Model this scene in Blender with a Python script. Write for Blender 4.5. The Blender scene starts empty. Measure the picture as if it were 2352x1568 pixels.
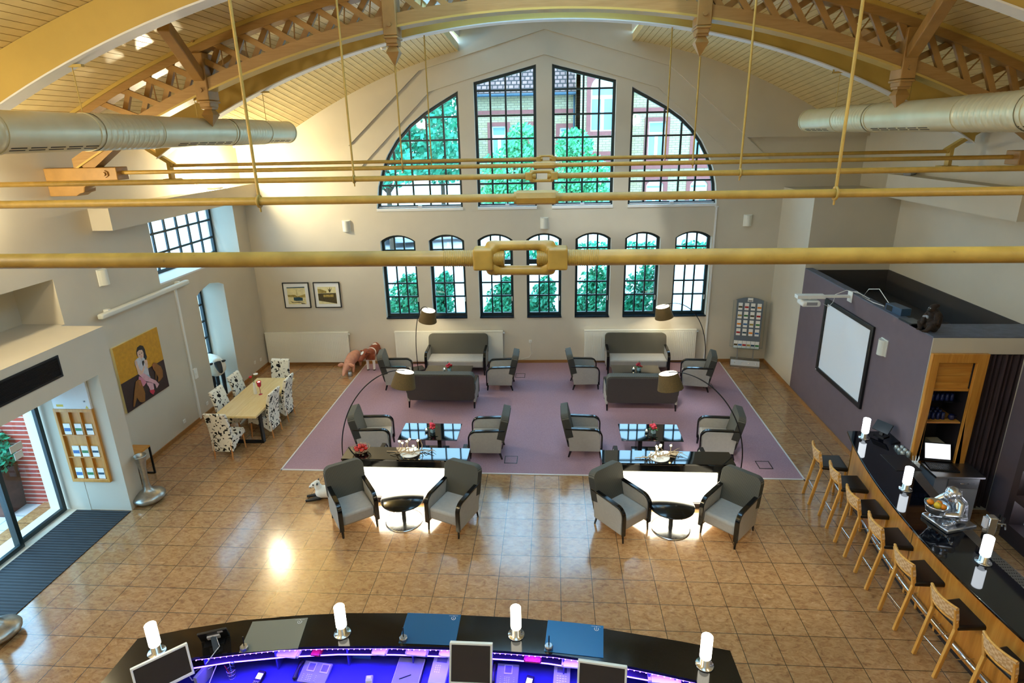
import bpy, math, random
from math import sin, cos, pi, sqrt, radians as rad
from mathutils import Vector, Matrix, Euler
from mathutils.geometry import tessellate_polygon
random.seed(11)
SC = bpy.context.scene
COL = SC.collection

# ------------------------------------------------------------------ mesh builder
class MB:
    def __init__(s, T=None):
        s.v, s.f, s.m, s.sm, s.mi = [], [], [], [], 0
        s.T = T
    def add(s, vs, fs, smooth=False):
        b = len(s.v)
        if s.T is not None:
            vs = [s.T @ Vector(v) for v in vs]
        s.v += [tuple(v) for v in vs]
        s.f += [[i + b for i in f] for f in fs]
        s.m += [s.mi] * len(fs)
        s.sm += [smooth] * len(fs)
        return s
    def box(s, a, b, M=None):
        x0, y0, z0 = a; x1, y1, z1 = b
        vs = [(x, y, z) for z in (z0, z1) for x, y in ((x0, y0), (x1, y0), (x1, y1), (x0, y1))]
        if M is not None: vs = [M @ Vector(v) for v in vs]
        return s.add(vs, [(3, 2, 1, 0), (4, 5, 6, 7), (0, 1, 5, 4), (1, 2, 6, 5), (2, 3, 7, 6), (3, 0, 4, 7)])
    def cbox(s, c, d, M=None):
        c = Vector(c); h = Vector(d) / 2
        if M is None: return s.box(c - h, c + h)
        return s.box(-h, h, Matrix.Translation(c) @ M.to_4x4())
    def bar(s, p, q, w, h, up=(0, 0, 1)):
        p, q = Vector(p), Vector(q); d = (q - p); L = d.length; d.normalize()
        u = Vector(up); sd = d.cross(u)
        if sd.length < 1e-4: sd = d.cross(Vector((1, 0, 0)))
        sd.normalize(); u = sd.cross(d).normalized()
        vs = []
        for o in (p, q):
            for a, b in ((-1, -1), (1, -1), (1, 1), (-1, 1)):
                vs.append(o + sd * (a * w / 2) + u * (b * h / 2))
        return s.add(vs, [(3, 2, 1, 0), (4, 5, 6, 7), (0, 1, 5, 4), (1, 2, 6, 5), (2, 3, 7, 6), (3, 0, 4, 7)])
    def tube(s, pts, r, n=8, cap=True, smooth=True):
        P = [Vector(p) for p in pts]; k = len(P)
        R = r if isinstance(r, (list, tuple)) else [r] * k
        vs, fs = [], []; ref = None
        for i in range(k):
            t = (P[min(i + 1, k - 1)] - P[max(i - 1, 0)])
            if t.length < 1e-9: t = Vector((0, 0, 1))
            t.normalize()
            if ref is None:
                ref = Vector((0, 0, 1)) if abs(t.z) < .9 else Vector((1, 0, 0))
            a = (ref - t * ref.dot(t))
            if a.length < 1e-5: a = t.orthogonal()
            a.normalize(); ref = a; b = t.cross(a)
            for j in range(n):
                an = 2 * pi * j / n
                vs.append(P[i] + (a * cos(an) + b * sin(an)) * R[i])
        for i in range(k - 1):
            for j in range(n):
                fs.append((i * n + j, i * n + (j + 1) % n, (i + 1) * n + (j + 1) % n, (i + 1) * n + j))
        s.add(vs, fs, smooth)
        if cap:
            s.add(vs[:n], [tuple(reversed(range(n)))]); s.add(vs[-n:], [tuple(range(n))])
        return s
    def cyl(s, p, q, r0, r1=None, n=16, cap=True, smooth=True):
        return s.tube([p, q], [r0, r0 if r1 is None else r1], n, cap, smooth)
    def lathe(s, prof, c=(0, 0, 0), n=24, smooth=True, cap=True):
        c = Vector(c); vs = []; fs = []
        for r, z in prof:
            for j in range(n):
                a = 2 * pi * j / n
                vs.append(c + Vector((r * cos(a), r * sin(a), z)))
        for i in range(len(prof) - 1):
            for j in range(n):
                fs.append((i * n + j, i * n + (j + 1) % n, (i + 1) * n + (j + 1) % n, (i + 1) * n + j))
        s.add(vs, fs, smooth)
        if cap:
            if prof[0][0] > 1e-4: s.add(vs[:n], [tuple(reversed(range(n)))])
            if prof[-1][0] > 1e-4: s.add(vs[-n:], [tuple(range(n))])
        return s
    def ell(s, c, r, n=14, m=9, M=None):
        c = Vector(c); r = (r, r, r) if not isinstance(r, (list, tuple)) else r
        vs = []; fs = []
        for i in range(m + 1):
            th = pi * i / m
            for j in range(n):
                a = 2 * pi * j / n
                v = Vector((r[0] * sin(th) * cos(a), r[1] * sin(th) * sin(a), r[2] * cos(th)))
                if M is not None: v = M @ v
                vs.append(c + v)
        for i in range(m):
            for j in range(n):
                fs.append((i * n + j, (i + 1) * n + j, (i + 1) * n + (j + 1) % n, i * n + (j + 1) % n))
        return s.add(vs, fs, True)
    def prism(s, poly, f0, f1, holes=(), smooth_side=False):
        """poly: 2-D outline; f0/f1: functions (u,v)->3-D for the two faces; holes: 2-D outlines"""
        loops = [list(poly)] + [list(h) for h in holes]
        tris = tessellate_polygon([[Vector((u, v, 0)) for u, v in L] for L in loops])
        flat = [p for L in loops for p in L]; n = len(flat)
        A = [f0(u, v) for u, v in flat]; B = [f1(u, v) for u, v in flat]
        s.add(A + B, [tuple(t) for t in tris] + [tuple(i + n for i in reversed(t)) for t in tris])
        k = 0
        for L in loops:
            m = len(L)
            s.add([A[k + i] for i in range(m)] + [B[k + i] for i in range(m)],
                  [(i, (i + 1) % m, m + (i + 1) % m, m + i) for i in range(m)], smooth_side)
            k += m
        return s
    def px(s, poly, x0, x1, holes=()):   # poly in (y,z)
        return s.prism(poly, lambda u, v: (x0, u, v), lambda u, v: (x1, u, v), holes)
    def py(s, poly, y0, y1, holes=()):   # poly in (x,z)
        return s.prism(poly, lambda u, v: (u, y0, v), lambda u, v: (u, y1, v), holes)
    def pz(s, poly, z0, z1, holes=()):
        return s.prism(poly, lambda u, v: (u, v, z0), lambda u, v: (u, v, z1), holes)
    def grid(s, fn, nu, nv, smooth=True):
        vs = [fn(i / nu, j / nv) for i in range(nu + 1) for j in range(nv + 1)]
        w = nv + 1
        return s.add(vs, [(i * w + j, (i + 1) * w + j, (i + 1) * w + j + 1, i * w + j + 1) for i in range(nu) for j in range(nv)], smooth)
    def limb(s, pts, rs, n=12):
        for p, r in zip(pts, rs): s.ell(p, r, n, 8)
        for i in range(len(pts) - 1): s.cyl(pts[i], pts[i + 1], rs[i], rs[i + 1], n)
        return s
    def strip(s, path, x0, x1, th):      # band of thickness th following a (y,z) path
        n = len(path); P = [Vector((0, a, b)) for a, b in path]; off = []
        for i in range(n):
            t = (P[min(i + 1, n - 1)] - P[max(i - 1, 0)]).normalized()
            off.append(Vector((0, -t.z, t.y)))
        poly = [(p.y, p.z) for p in P] + [((p + o * th).y, (p + o * th).z) for p, o in reversed(list(zip(P, off)))]
        return s.px(poly, x0, x1)
    def build(s, name, mat, parent=None, label=None, bevel=0, seg=2, sub=0, remesh=0, smooth=0, kind=None, wn=False):
        me = bpy.data.meshes.new(name)
        me.from_pydata(s.v, [], s.f)
        mats = mat if isinstance(mat, (list, tuple)) else [mat]
        for m in mats: me.materials.append(m)
        me.polygons.foreach_set('material_index', s.m)
        me.polygons.foreach_set('use_smooth', s.sm)
        me.update()
        if remesh or bevel:
            import bmesh
            bm = bmesh.new(); bm.from_mesh(me)
            bmesh.ops.remove_doubles(bm, verts=bm.verts, dist=1e-5)
            bmesh.ops.recalc_face_normals(bm, faces=bm.faces)
            bm.to_mesh(me); bm.free()
        o = bpy.data.objects.new(name, me); COL.objects.link(o)
        if parent: o.parent = parent
        if label: o['label'] = label
        if kind: o['kind'] = kind
        if bevel:
            b = o.modifiers.new('Bevel', 'BEVEL'); b.width = bevel; b.segments = seg; b.limit_method = 'ANGLE'; b.angle_limit = rad(40)
            b.harden_normals = False
            for p in me.polygons: p.use_smooth = True
            try:
                me.set_sharp_from_angle(angle=rad(50))
            except Exception: pass
        if sub:
            b = o.modifiers.new('Sub', 'SUBSURF'); b.levels = sub; b.render_levels = sub
        if remesh:
            b = o.modifiers.new('Remesh', 'REMESH'); b.mode = 'VOXEL'; b.voxel_size = remesh; b.use_smooth_shade = True
            b = o.modifiers.new('Smooth', 'SMOOTH'); b.iterations = smooth or 4; b.factor = .5
        return o

def tag(o, label, cat, group=None, kind=None):
    o['label'] = label; o['category'] = cat
    if group: o['group'] = group
    if kind: o['kind'] = kind
    return o
def thing(name, label, cat, loc=(0, 0, 0), rz=0, group=None, rot=None, scale=None):
    o = bpy.data.objects.new(name, None); COL.objects.link(o)
    o.empty_display_size = .1
    o.location = loc; o.rotation_euler = rot if rot else (0, 0, rz)
    if scale: o.scale = (scale,) * 3
    return tag(o, label, cat, group)
def copy_tree(o, parent=None):
    c = o.copy(); COL.objects.link(c)
    if parent: c.parent = parent
    for ch in list(o.children): copy_tree(ch, c)
    return c
def dup(src, label, loc, rz=0, group=None, rot=None):
    c = copy_tree(src); c['label'] = label; c.location = loc
    c.rotation_euler = rot if rot else (0, 0, rz)
    if group: c['group'] = group
    return c
def struct(name, mb, mat, parent=None, **k):
    return mb.build(name, mat, parent, kind='structure', **k)
def inset(poly, d):
    """inset a convex counter-clockwise outline"""
    n = len(poly); P = [Vector((a, b)) for a, b in poly]
    area = sum(P[i].x * P[(i + 1) % n].y - P[(i + 1) % n].x * P[i].y for i in range(n))
    if area < 0: P.reverse()
    L = []
    for i in range(n):
        a, b = P[i], P[(i + 1) % n]; t = (b - a).normalized(); nn = Vector((-t.y, t.x))
        L.append((a + nn * d, t))
    out = []
    for i in range(n):
        a, t = L[i - 1]; b, u = L[i]
        den = t.x * u.y - t.y * u.x
        if abs(den) < 1e-6: out.append((b.x, b.y)); continue
        k = ((b.x - a.x) * u.y - (b.y - a.y) * u.x) / den
        q = a + t * k; out.append((q.x, q.y))
    return out
def clip_range(poly, x=None, y=None):
    ts = []; n = len(poly)
    for i in range(n):
        a, b = poly[i], poly[(i + 1) % n]
        k = 0 if x is not None else 1; val = x if x is not None else y
        if (a[k] - val) * (b[k] - val) < 0:
            t = (val - a[k]) / (b[k] - a[k]); ts.append(a[1 - k] + t * (b[1 - k] - a[1 - k]))
    return (min(ts), max(ts)) if len(ts) >= 2 else None
def arc(cx, cy, r, a0, a1, n):
    return [(cx + r * cos(rad(a0 + (a1 - a0) * i / n)), cy + r * sin(rad(a0 + (a1 - a0) * i / n))) for i in range(n + 1)]
def rrect(x0, y0, x1, y1, r, n=4):
    return arc(x1 - r, y0 + r, r, -90, 0, n) + arc(x1 - r, y1 - r, r, 0, 90, n) + arc(x0 + r, y1 - r, r, 90, 180, n) + arc(x0 + r, y0 + r, r, 180, 270, n)

# ------------------------------------------------------------------ materials
def lin(h):
    h = h.lstrip('#'); c = [int(h[i:i + 2], 16) / 255 for i in (0, 2, 4)]
    return tuple(x / 12.92 if x <= .04045 else ((x + .055) / 1.055) ** 2.4 for x in c) + (1,)
class NT:
    def __init__(s, name):
        s.m = bpy.data.materials.new(name); s.m.use_nodes = True
        s.t = s.m.node_tree; s.b = s.t.nodes['Principled BSDF']; s.out = s.t.nodes['Material Output']
    def n(s, typ, **k):
        nd = s.t.nodes.new(typ)
        for a, v in k.items():
            if a.startswith('i_'):
                key = a[2:]; key = int(key) if key.isdigit() else key.replace('_', ' ')
                nd.inputs[key].default_value = v
            else: setattr(nd, a, v)
        return nd
    def l(s, a, b): s.t.links.new(a, b)
    def co(s, which='Object'):
        return s.n('ShaderNodeTexCoord').outputs[which]
    def mapped(s, scale=(1, 1, 1), rot=(0, 0, 0), which='Object'):
        mp = s.n('ShaderNodeMapping'); mp.inputs['Scale'].default_value = scale; mp.inputs['Rotation'].default_value = rot
        s.l(s.co(which), mp.inputs['Vector']); return mp.outputs['Vector']
    def noise(s, vec, scale, detail=3, rough=.55, dist=0):
        nd = s.n('ShaderNodeTexNoise'); nd.inputs['Scale'].default_value = scale; nd.inputs['Detail'].default_value = detail
        nd.inputs['Roughness'].default_value = rough; nd.inputs['Distortion'].default_value = dist
        s.l(vec, nd.inputs['Vector']); return nd.outputs['Fac']
    def ramp(s, fac, stops, interp='LINEAR'):
        r = s.n('ShaderNodeValToRGB'); cr = r.color_ramp; cr.interpolation = interp
        while len(cr.elements) < len(stops): cr.elements.new(.5)
        for e, (p, c) in zip(cr.elements, stops): e.position = p; e.color = c
        s.l(fac, r.inputs['Fac']); return r.outputs['Color']
    def mix(s, fac, a, b, mode='MIX'):
        m = s.n('ShaderNodeMix', data_type='RGBA', blend_type=mode)
        for sock, v in ((m.inputs['Factor'], fac), (m.inputs['A'], a), (m.inputs['B'], b)):
            pass
        for idx, v in ((0, fac), (6, a), (7, b)):
            if hasattr(v, 'is_output'): s.l(v, m.inputs[idx])
            else: m.inputs[idx].default_value = v
        return m.outputs[2]
    def math(s, op, a, b=0.0):
        m = s.n('ShaderNodeMath', operation=op)
        for i, v in ((0, a), (1, b)):
            if hasattr(v, 'is_output'): s.l(v, m.inputs[i])
            else: m.inputs[i].default_value = v
        return m.outputs[0]
    def bump(s, h, strength=.3, dist=.01):
        b = s.n('ShaderNodeBump'); b.inputs['Strength'].default_value = strength; b.inputs['Distance'].default_value = dist
        s.l(h, b.inputs['Height']); s.l(b.outputs['Normal'], s.b.inputs['Normal'])
    def set(s, rough=.5, metal=0, spec=None, coat=0):
        s.b.inputs['Roughness'].default_value = rough; s.b.inputs['Metallic'].default_value = metal
        if spec is not None: s.b.inputs['Specular IOR Level'].default_value = spec
        if coat: s.b.inputs['Coat Weight'].default_value = coat
        return s
    def col(s, c):
        if hasattr(c, 'is_output'): s.l(c, s.b.inputs['Base Color'])
        else: s.b.inputs['Base Color'].default_value = c
        return s
def plain(name, c, rough=.5, metal=0, var=.0, vscale=6, bump=0, bscale=60, spec=None, coat=0):
    t = NT(name).set(rough, metal, spec, coat); c = lin(c) if isinstance(c, str) else c
    if var:
        f = t.noise(t.co(), vscale, 4)
        lo = tuple(max(0, x * (1 - var)) for x in c[:3]) + (1,); hi = tuple(min(1, x * (1 + var)) for x in c[:3]) + (1,)
        t.col(t.ramp(f, [(.3, lo), (.7, hi)]))
    else: t.col(c)
    if bump: t.bump(t.noise(t.co(), bscale, 3), bump, .004)
    return t.m
def emis(name, c, k, base=(.8, .8, .8, 1)):
    t = NT(name).set(.4); c = lin(c) if isinstance(c, str) else c
    t.col(base); t.b.inputs['Emission Color'].default_value = c; t.b.inputs['Emission Strength'].default_value = k
    return t.m
def wood(name, dark, light, scale=1.0, axis='x', rough=.4, coat=0):
    t = NT(name).set(rough, coat=coat)
    sc = {'x': (1.2, 14, 14), 'y': (14, 1.2, 14), 'z': (14, 14, 1.2)}[axis]
    v = t.mapped(tuple(k * scale for k in sc))
    f = t.noise(v, 1.5, 5, .6, 1.2)
    t.col(t.ramp(f, [(.25, lin(dark)), (.5, tuple((a + b) / 2 for a, b in zip(lin(dark), lin(light)))), (.75, lin(light))]))
    t.bump(f, .08, .003); return t.m
def glass_mat(name, tint=(1, 1, 1, 1), refl=.06):
    t = NT(name); nt = t.t
    tr = t.n('ShaderNodeBsdfTransparent'); tr.inputs['Color'].default_value = tint
    gl = t.n('ShaderNodeBsdfGlossy'); gl.inputs['Roughness'].default_value = .02
    mx = t.n('ShaderNodeMixShader')
    lw = t.n('ShaderNodeLayerWeight'); lw.inputs['Blend'].default_value = .5
    fac = t.math('ADD', t.math('MULTIPLY', t.math('POWER', lw.outputs['Facing'], 4.0), .5), refl * .5)
    t.l(fac, mx.inputs[0]); t.l(tr.outputs[0], mx.inputs[1]); t.l(gl.outputs[0], mx.inputs[2])
    t.l(mx.outputs[0], t.out.inputs['Surface']); return t.m

M = {}
M['wall'] = plain('plaster', '#CCC4B2', .75, var=.03, vscale=1.5, bump=.05, bscale=90)
M['wall_white'] = plain('plaster_white', '#E6E6E4', .7, var=.02, bump=.05)
M['purple'] = plain('purple_plaster', '#695C63', .7, var=.04, bump=.1, bscale=120)
M['darkwall'] = plain('dark_wall', '#3A3634', .75, var=.05)
M['slate'] = plain('slate_top', '#5A6070', .6, var=.2, vscale=9)
# floor tiles
t = NT('floor_tile')
v = t.co()
br = t.n('ShaderNodeTexBrick', offset=0.0, squash=1.0)
br.inputs['Scale'].default_value = 1; br.inputs['Brick Width'].default_value = .45; br.inputs['Row Height'].default_value = .45
br.inputs['Mortar Size'].default_value = .0045; br.inputs['Mortar Smooth'].default_value = .1; br.inputs['Bias'].default_value = 0
br.inputs['Color1'].default_value = (.0, .0, .0, 1); br.inputs['Color2'].default_value = (1, 1, 1, 1); br.inputs['Mortar'].default_value = (.5, .5, .5, 1)
t.l(v, br.inputs['Vector'])
n1 = t.noise(t.mapped((1, 1.8, 1), (0, 0, .6)), 9, 9, .72, .9)
c1 = t.ramp(n1, [(.28, lin('#6E4C30')), (.42, lin('#9A7048')), (.56, lin('#AE8558')), (.66, lin('#B88F64')), (.75, lin('#D4B892'))])
c2 = t.mix(.06, c1, br.outputs['Color'], 'OVERLAY')
c3 = t.mix(br.outputs['Fac'], c2, lin('#3E2E22'))
t.col(c3)
rg = t.ramp(t.noise(v, 7, 4), [(.3, (.13, .13, .13, 1)), (.7, (.24, .24, .24, 1))])
t.l(rg, t.b.inputs['Roughness']); t.b.inputs['Specular IOR Level'].default_value = .6; t.b.inputs['Coat Weight'].default_value = .5; t.b.inputs['Coat Roughness'].default_value = .12; t.b.inputs['Coat IOR'].default_value = 1.7
inv = t.math('SUBTRACT', 1.0, br.outputs['Fac'])
t.bump(inv, .25, .002)
M['tile'] = t.m
# carpet
t = NT('carpet_mauve').set(.95, spec=.1)
t.col(t.ramp(t.noise(t.co(), 130, 3, .7), [(.3, lin('#8A6C7A')), (.7, lin('#B99AA4'))]))
t.bump(t.noise(t.co(), 300, 2), .5, .004); M['carpet'] = t.m
M['trimwhite'] = plain('carpet_trim', '#D8D4D0', .4)
M['plank'] = plain('ceiling_plank', '#DCC68C', .38, var=.08, vscale=4)
M['plankgap'] = plain('plank_gap', '#A07E40', .8)
M['timber'] = wood('painted_timber', '#96713C', '#AC8750', 1.0, 'x', .5)
M['timber_d'] = plain('painted_timber_plain', '#A07A42', .5, var=.12, vscale=5, bump=.1, bscale=40)
M['beam'] = plain('arched_beam', '#BFA252', .5, var=.06, vscale=2)
M['rod'] = plain('painted_iron', '#AE8C3E', .45, var=.1, vscale=14, bump=.2, bscale=70)
t = NT('painted_iron_spotted').set(.45)
f = t.noise(t.co(), 26, 5, .6); f2 = t.noise(t.co(), 9, 3)
c = t.mix(t.ramp(f, [(.66, (0, 0, 0, 1)), (.75, (1, 1, 1, 1))]), t.ramp(f2, [(.3, lin('#8E702A')), (.7, lin('#AC8A3A'))]), lin('#6A4E1C'))
t.col(c); t.bump(f, .25, .003); M['rodspot'] = t.m
t = NT('duct_metal').set(.33, .25)
t.col(t.ramp(t.noise(t.co(), 3, 2), [(.3, lin('#D6CBA4')), (.7, lin('#E0D8B4'))])); M['duct'] = t.m
M['ductgap'] = plain('duct_slot', '#15130F', .6)
M['frame'] = plain('window_frame', '#10262B', .35)
M['glass'] = glass_mat('window_glass', (.94, .98, 1, 1))
M['clear'] = glass_mat('clear_glass', (.9, .95, .97, 1))
M['sill'] = plain('black_sill', '#0C1A24', .12)
M['skirt'] = wood('skirting', '#8A5C2E', '#A87C48', .8, 'x', .5)
M['rad'] = plain('radiator_enamel', '#EDEBDD', .35)
M['white'] = plain('white_plastic', '#ECECE6', .4)
M['offwhite'] = plain('offwhite_plastic', '#DADBD0', .45)
M['black'] = plain('black_plastic', '#101012', .4)
def _bg():
    m = plain('black_glass', '#050607', .035); m.node_tree.nodes['Principled BSDF'].inputs['IOR'].default_value = 1.8; return m
M['blackgloss'] = _bg()
M['blacklac'] = plain('black_lacquer', '#0A0B0D', .14)
M['blackmet'] = plain('black_metal', '#141416', .4, .3)
M['chrome'] = plain('chrome', '#D4D6D8', .18, 1)
M['steel'] = plain('brushed_steel', '#A8AAAC', .34, 1, var=.06, vscale=40)
M['silver'] = plain('silver_cast', '#C6CAD2', .24, .95, var=.1, vscale=10, bump=.25, bscale=14)
M['pewter'] = plain('pewter_vase', '#A8A59C', .34, .85, var=.25, vscale=9, bump=.3, bscale=22)
# fabrics
M['seat'] = plain('taupe_fabric', '#A6A39C', .75, var=.05, vscale=20, bump=.15, bscale=260)
t = NT('pinstripe_fabric').set(.7, spec=.3)
w = t.n('ShaderNodeTexWave', wave_type='BANDS', bands_direction='X'); w.inputs['Scale'].default_value = 26; w.inputs['Distortion'].default_value = .6
t.l(t.co(), w.inputs['Vector'])
t.col(t.ramp(w.outputs['Fac'], [(.35, lin('#3A3A36')), (.75, lin('#66645A'))])); M['stripe'] = t.m
M['darkback'] = plain('dark_fabric', '#3E3836', .8, var=.06, vscale=30)
M['piping'] = plain('piping', '#1C1B1A', .6)
# cow print
t = NT('cow_print').set(.75, spec=.2)
f = t.noise(t.mapped((1, 1, 1)), 15, 2.2, .5, .5)
t.col(t.ramp(f, [(.57, lin('#F2EEDF')), (.585, lin('#14110F'))])); t.bump(t.noise(t.co(), 200, 2), .2, .003); M['cow'] = t.m
M['oakleg'] = wood('beech_leg', '#B9783E', '#D79B5E', 1, 'z', .45)
M['pine'] = wood('pine_top', '#D9BC7C', '#EAD6A2', .8, 'y', .35)
M['cherry'] = wood('cherry_wood', '#B87426', '#DBA048', .6, 'z', .35)
M['cherryh'] = wood('cherry_wood_flat', '#B87426', '#DBA048', .6, 'x', .35)
M['stoolwood'] = wood('stool_beech', '#C78A36', '#E5B25C', 1, 'z', .35)
M['leather'] = plain('black_leather', '#0B0B0D', .32, bump=.12, bscale=140)
t = NT('woven_strap').set(.6)
ch = t.n('ShaderNodeTexChecker'); ch.inputs['Scale'].default_value = 26
ch.inputs['Color1'].default_value = lin('#E4C9A0'); ch.inputs['Color2'].default_value = lin('#C9A274')
t.l(t.co(), ch.inputs['Vector']); t.l(ch.outputs['Color'], t.b.inputs['Base Color']); t.bump(ch.outputs['Fac'], .3, .003); M['weave'] = t.m
t = NT('black_granite').set(.09)
t.col(t.ramp(t.noise(t.co(), 240, 3, .8), [(.5, lin('#0C0B0A')), (.72, lin('#34302A'))])); M['granite'] = t.m
t = NT('bar_stone').set(.05)
t.col(t.ramp(t.noise(t.co(), 60, 3, .8), [(.5, lin('#06070B')), (.8, lin('#0E1120'))])); M['barstone'] = t.m
M['lampglow'] = emis('lamp_glass_warm', (1, .93, .74, 1), 7)
M['lampglowb'] = emis('lamp_glass_cool', (.86, .93, 1, 1), 7)
M['panelglow'] = emis('lightbox_panel', (1, .92, .70, 1), 14)
M['ledblue'] = emis('led_blue', (.1, .05, 1, 1), 14)
M['ledviolet'] = emis('led_violet', (.42, .16, 1, 1), 14)
M['flame'] = emis('tea_light', (1, .72, .36, 1), 10)
M['uplight'] = emis('uplight_glass', (1, .86, .5, 1), 30)
M['desk'] = plain('desk_laminate_led_glow', '#34348E', .4)  # blue LED glow put into the base colour; the laminate itself isn't blue
M['deskdark'] = plain('desk_dark', '#201C22', .5)
M['gap'] = plain('shadow_gap', '#0A0808', .8)
t = NT('lamp_shade').set(.8)
t.col(t.ramp(t.noise(t.co(), 180, 3), [(.35, lin('#4A3A20')), (.65, lin('#7A6234'))]))
t.b.inputs['Transmission Weight'].default_value = 0; M['shade'] = t.m
M['shadein'] = plain('shade_lining', '#F6F0DE', .6)
M['red'] = plain('red', '#A81A1E', .4, var=.2, vscale=30)
M['apple'] = plain('apple_skin', '#C0281E', .3, var=.4, vscale=18)
M['pink'] = plain('pink_petal', '#C2354E', .6, var=.35, vscale=40)
M['leaf'] = plain('plant_leaf', '#2E7A3C', .5, var=.3, vscale=20)
M['orange'] = plain('orange_peel', '#E98A1C', .45, var=.1, bump=.2, bscale=150)
M['lemon'] = plain('lemon_peel', '#E8C22E', .45, bump=.2, bscale=150)
M['twig'] = plain('twig', '#B49A78', .6, var=.25, vscale=30)
M['paper'] = plain('paper', '#F0EFEA', .7)
M['bluepaper'] = plain('blue_paper', '#3C6FA8', .6)
M['grey'] = plain('grey_plastic', '#8E9096', .45)
M['lgrey'] = plain('light_grey_plastic', '#C6C6CA', .45)
M['screen'] = plain('screen_dark', '#2A2526', .18)
M['lcd'] = emis('lcd', (.8, .9, 1, 1), 1.2)
M['sepia'] = plain('sepia', '#E8DDA6', .6, var=.12, vscale=12)
M['sepiad'] = plain('sepia_dark', '#4A3F1C', .6, var=.4, vscale=30)
M['slateblue'] = plain('slate_blue', '#22485A', .6, var=.3, vscale=30)
M['dkmat'] = None
t = NT('entrance_mat').set(.7)
w = t.n('ShaderNodeTexWave', wave_type='BANDS', bands_direction='Y'); w.inputs['Scale'].default_value = 5.2
t.l(t.co(), w.inputs['Vector']); t.col(t.ramp(w.outputs['Fac'], [(.4, lin('#0B0D10')), (.6, lin('#30363C'))])); t.bump(w.outputs['Fac'], .6, .01); M['mat'] = t.m
t = NT('curtain_cloth').set(.85); t.col(t.ramp(t.noise(t.mapped((30, 30, 1)), 2, 3), [(.3, lin('#2C2022')), (.7, lin('#44343A'))])); M['curtain'] = t.m
# exterior
def brickmat(name, c1, c2, mortar, bw=.25, rh=.08, ms=.01, rot=(rad(90), 0, 0)):
    t = NT(name).set(.85)
    b = t.n('ShaderNodeTexBrick'); b.inputs['Scale'].default_value = 1; b.inputs['Brick Width'].default_value = bw; b.inputs['Row Height'].default_value = rh
    b.inputs['Mortar Size'].default_value = ms; b.inputs['Color1'].default_value = lin(c1); b.inputs['Color2'].default_value = lin(c2); b.inputs['Mortar'].default_value = lin(mortar)
    t.l(t.mapped((1, 1, 1), rot), b.inputs['Vector']); t.l(b.outputs['Color'], t.b.inputs['Base Color']); t.bump(b.outputs['Fac'], -.4, .01); return t.m
M['brickY'] = brickmat('yellow_brick', '#AEA283', '#A29470', '#7E7460', .5, .17, .02)
M['brickR'] = brickmat('red_brick', '#A5412F', '#8E3226', '#B8A094', .25, .085, .012, (0, rad(90), rad(90)))
M['rooftile'] = brickmat('roof_tile', '#8A6A62', '#705650', '#2C2422', .4, .3, .05)
M['redstone'] = plain('red_sandstone', '#86504C', .8, var=.1)
M['pave'] = brickmat('paving', '#C6C8CA', '#B8BABE', '#9A9C9E', .6, .4, .015, (0, 0, 0))
M['asphalt'] = plain('street', '#C4C6C8', .9, var=.06, vscale=.6)
M['foliage'] = plain('foliage', '#2C9C78', .5, var=.45, vscale=1.8)
M['foliageb'] = plain('foliage_bright', '#58BC84', .5, var=.4, vscale=2.2)
M['foliage2'] = plain('foliage_mid', '#38A47C', .5, var=.45, vscale=3)
M['skyglass'] = plain('house_window_glass', '#7FA8C4', .08)
M['bark'] = plain('bark', '#4A3C2E', .9, var=.3)
M['carblue'] = plain('car_paint_blue', '#2A3A5A', .2, .4)
M['carsilver'] = plain('car_paint_silver', '#B8C0C8', .25, .5)
M['carred'] = plain('car_paint_red', '#8C2438', .2, .3)
M['tyre'] = plain('tyre', '#0E0E0E', .8)
M['corten'] = plain('rusted_planter', '#5A3A30', .8, var=.35, vscale=7)
# animals
M['pigskin'] = plain('pig_skin', '#DFA084', .55, var=.15, vscale=9)
t = NT('calf_coat').set(.45)
sx = t.n('ShaderNodeSeparateXYZ'); t.l(t.co(), sx.inputs[0])
nz = t.noise(t.co(), 7, 2)
zz = t.math('ADD', sx.outputs['Z'], t.math('MULTIPLY', nz, .06))
legw = t.ramp(zz, [(.335, (1, 1, 1, 1)), (.345, (0, 0, 0, 1))])
band = t.math('ABSOLUTE', t.math('SUBTRACT', t.math('ADD', sx.outputs['Y'], t.math('MULTIPLY', nz, .03)), -.065))
bw = t.ramp(band, [(.022, (1, 1, 1, 1)), (.026, (0, 0, 0, 1))])
rump = t.math('ADD', t.math('ABSOLUTE', sx.outputs['X']), t.math('ABSOLUTE', t.math('SUBTRACT', sx.outputs['Y'], .2)))
top = t.math('MULTIPLY', t.math('LESS_THAN', rump, .085), t.math('GREATER_THAN', sx.outputs['Z'], .6))
hoof = t.ramp(sx.outputs['Z'], [(.034, (1, 1, 1, 1)), (.04, (0, 0, 0, 1))])
c = t.mix(legw, lin('#8C4222'), lin('#F0E8E0')); c = t.mix(bw, c, lin('#F0E8E0')); c = t.mix(top, c, lin('#F0E8E0')); c = t.mix(hoof, c, lin('#3A1C12'))
t.col(c); M['calf'] = t.m
M['calfhead'] = plain('calf_head', '#8C4222', .45, var=.12, vscale=14)
M['wool'] = plain('wool', '#F0EDE0', .9, var=.06, vscale=30, bump=.8, bscale=45)
M['blackface'] = plain('black_face', '#16181C', .5)
M['fur'] = plain('gorilla_fur', '#2A1E16', .95, var=.5, vscale=30, bump=.9, bscale=90)
M['apefacem'] = plain('ape_face', '#15130F', .5)
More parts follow.
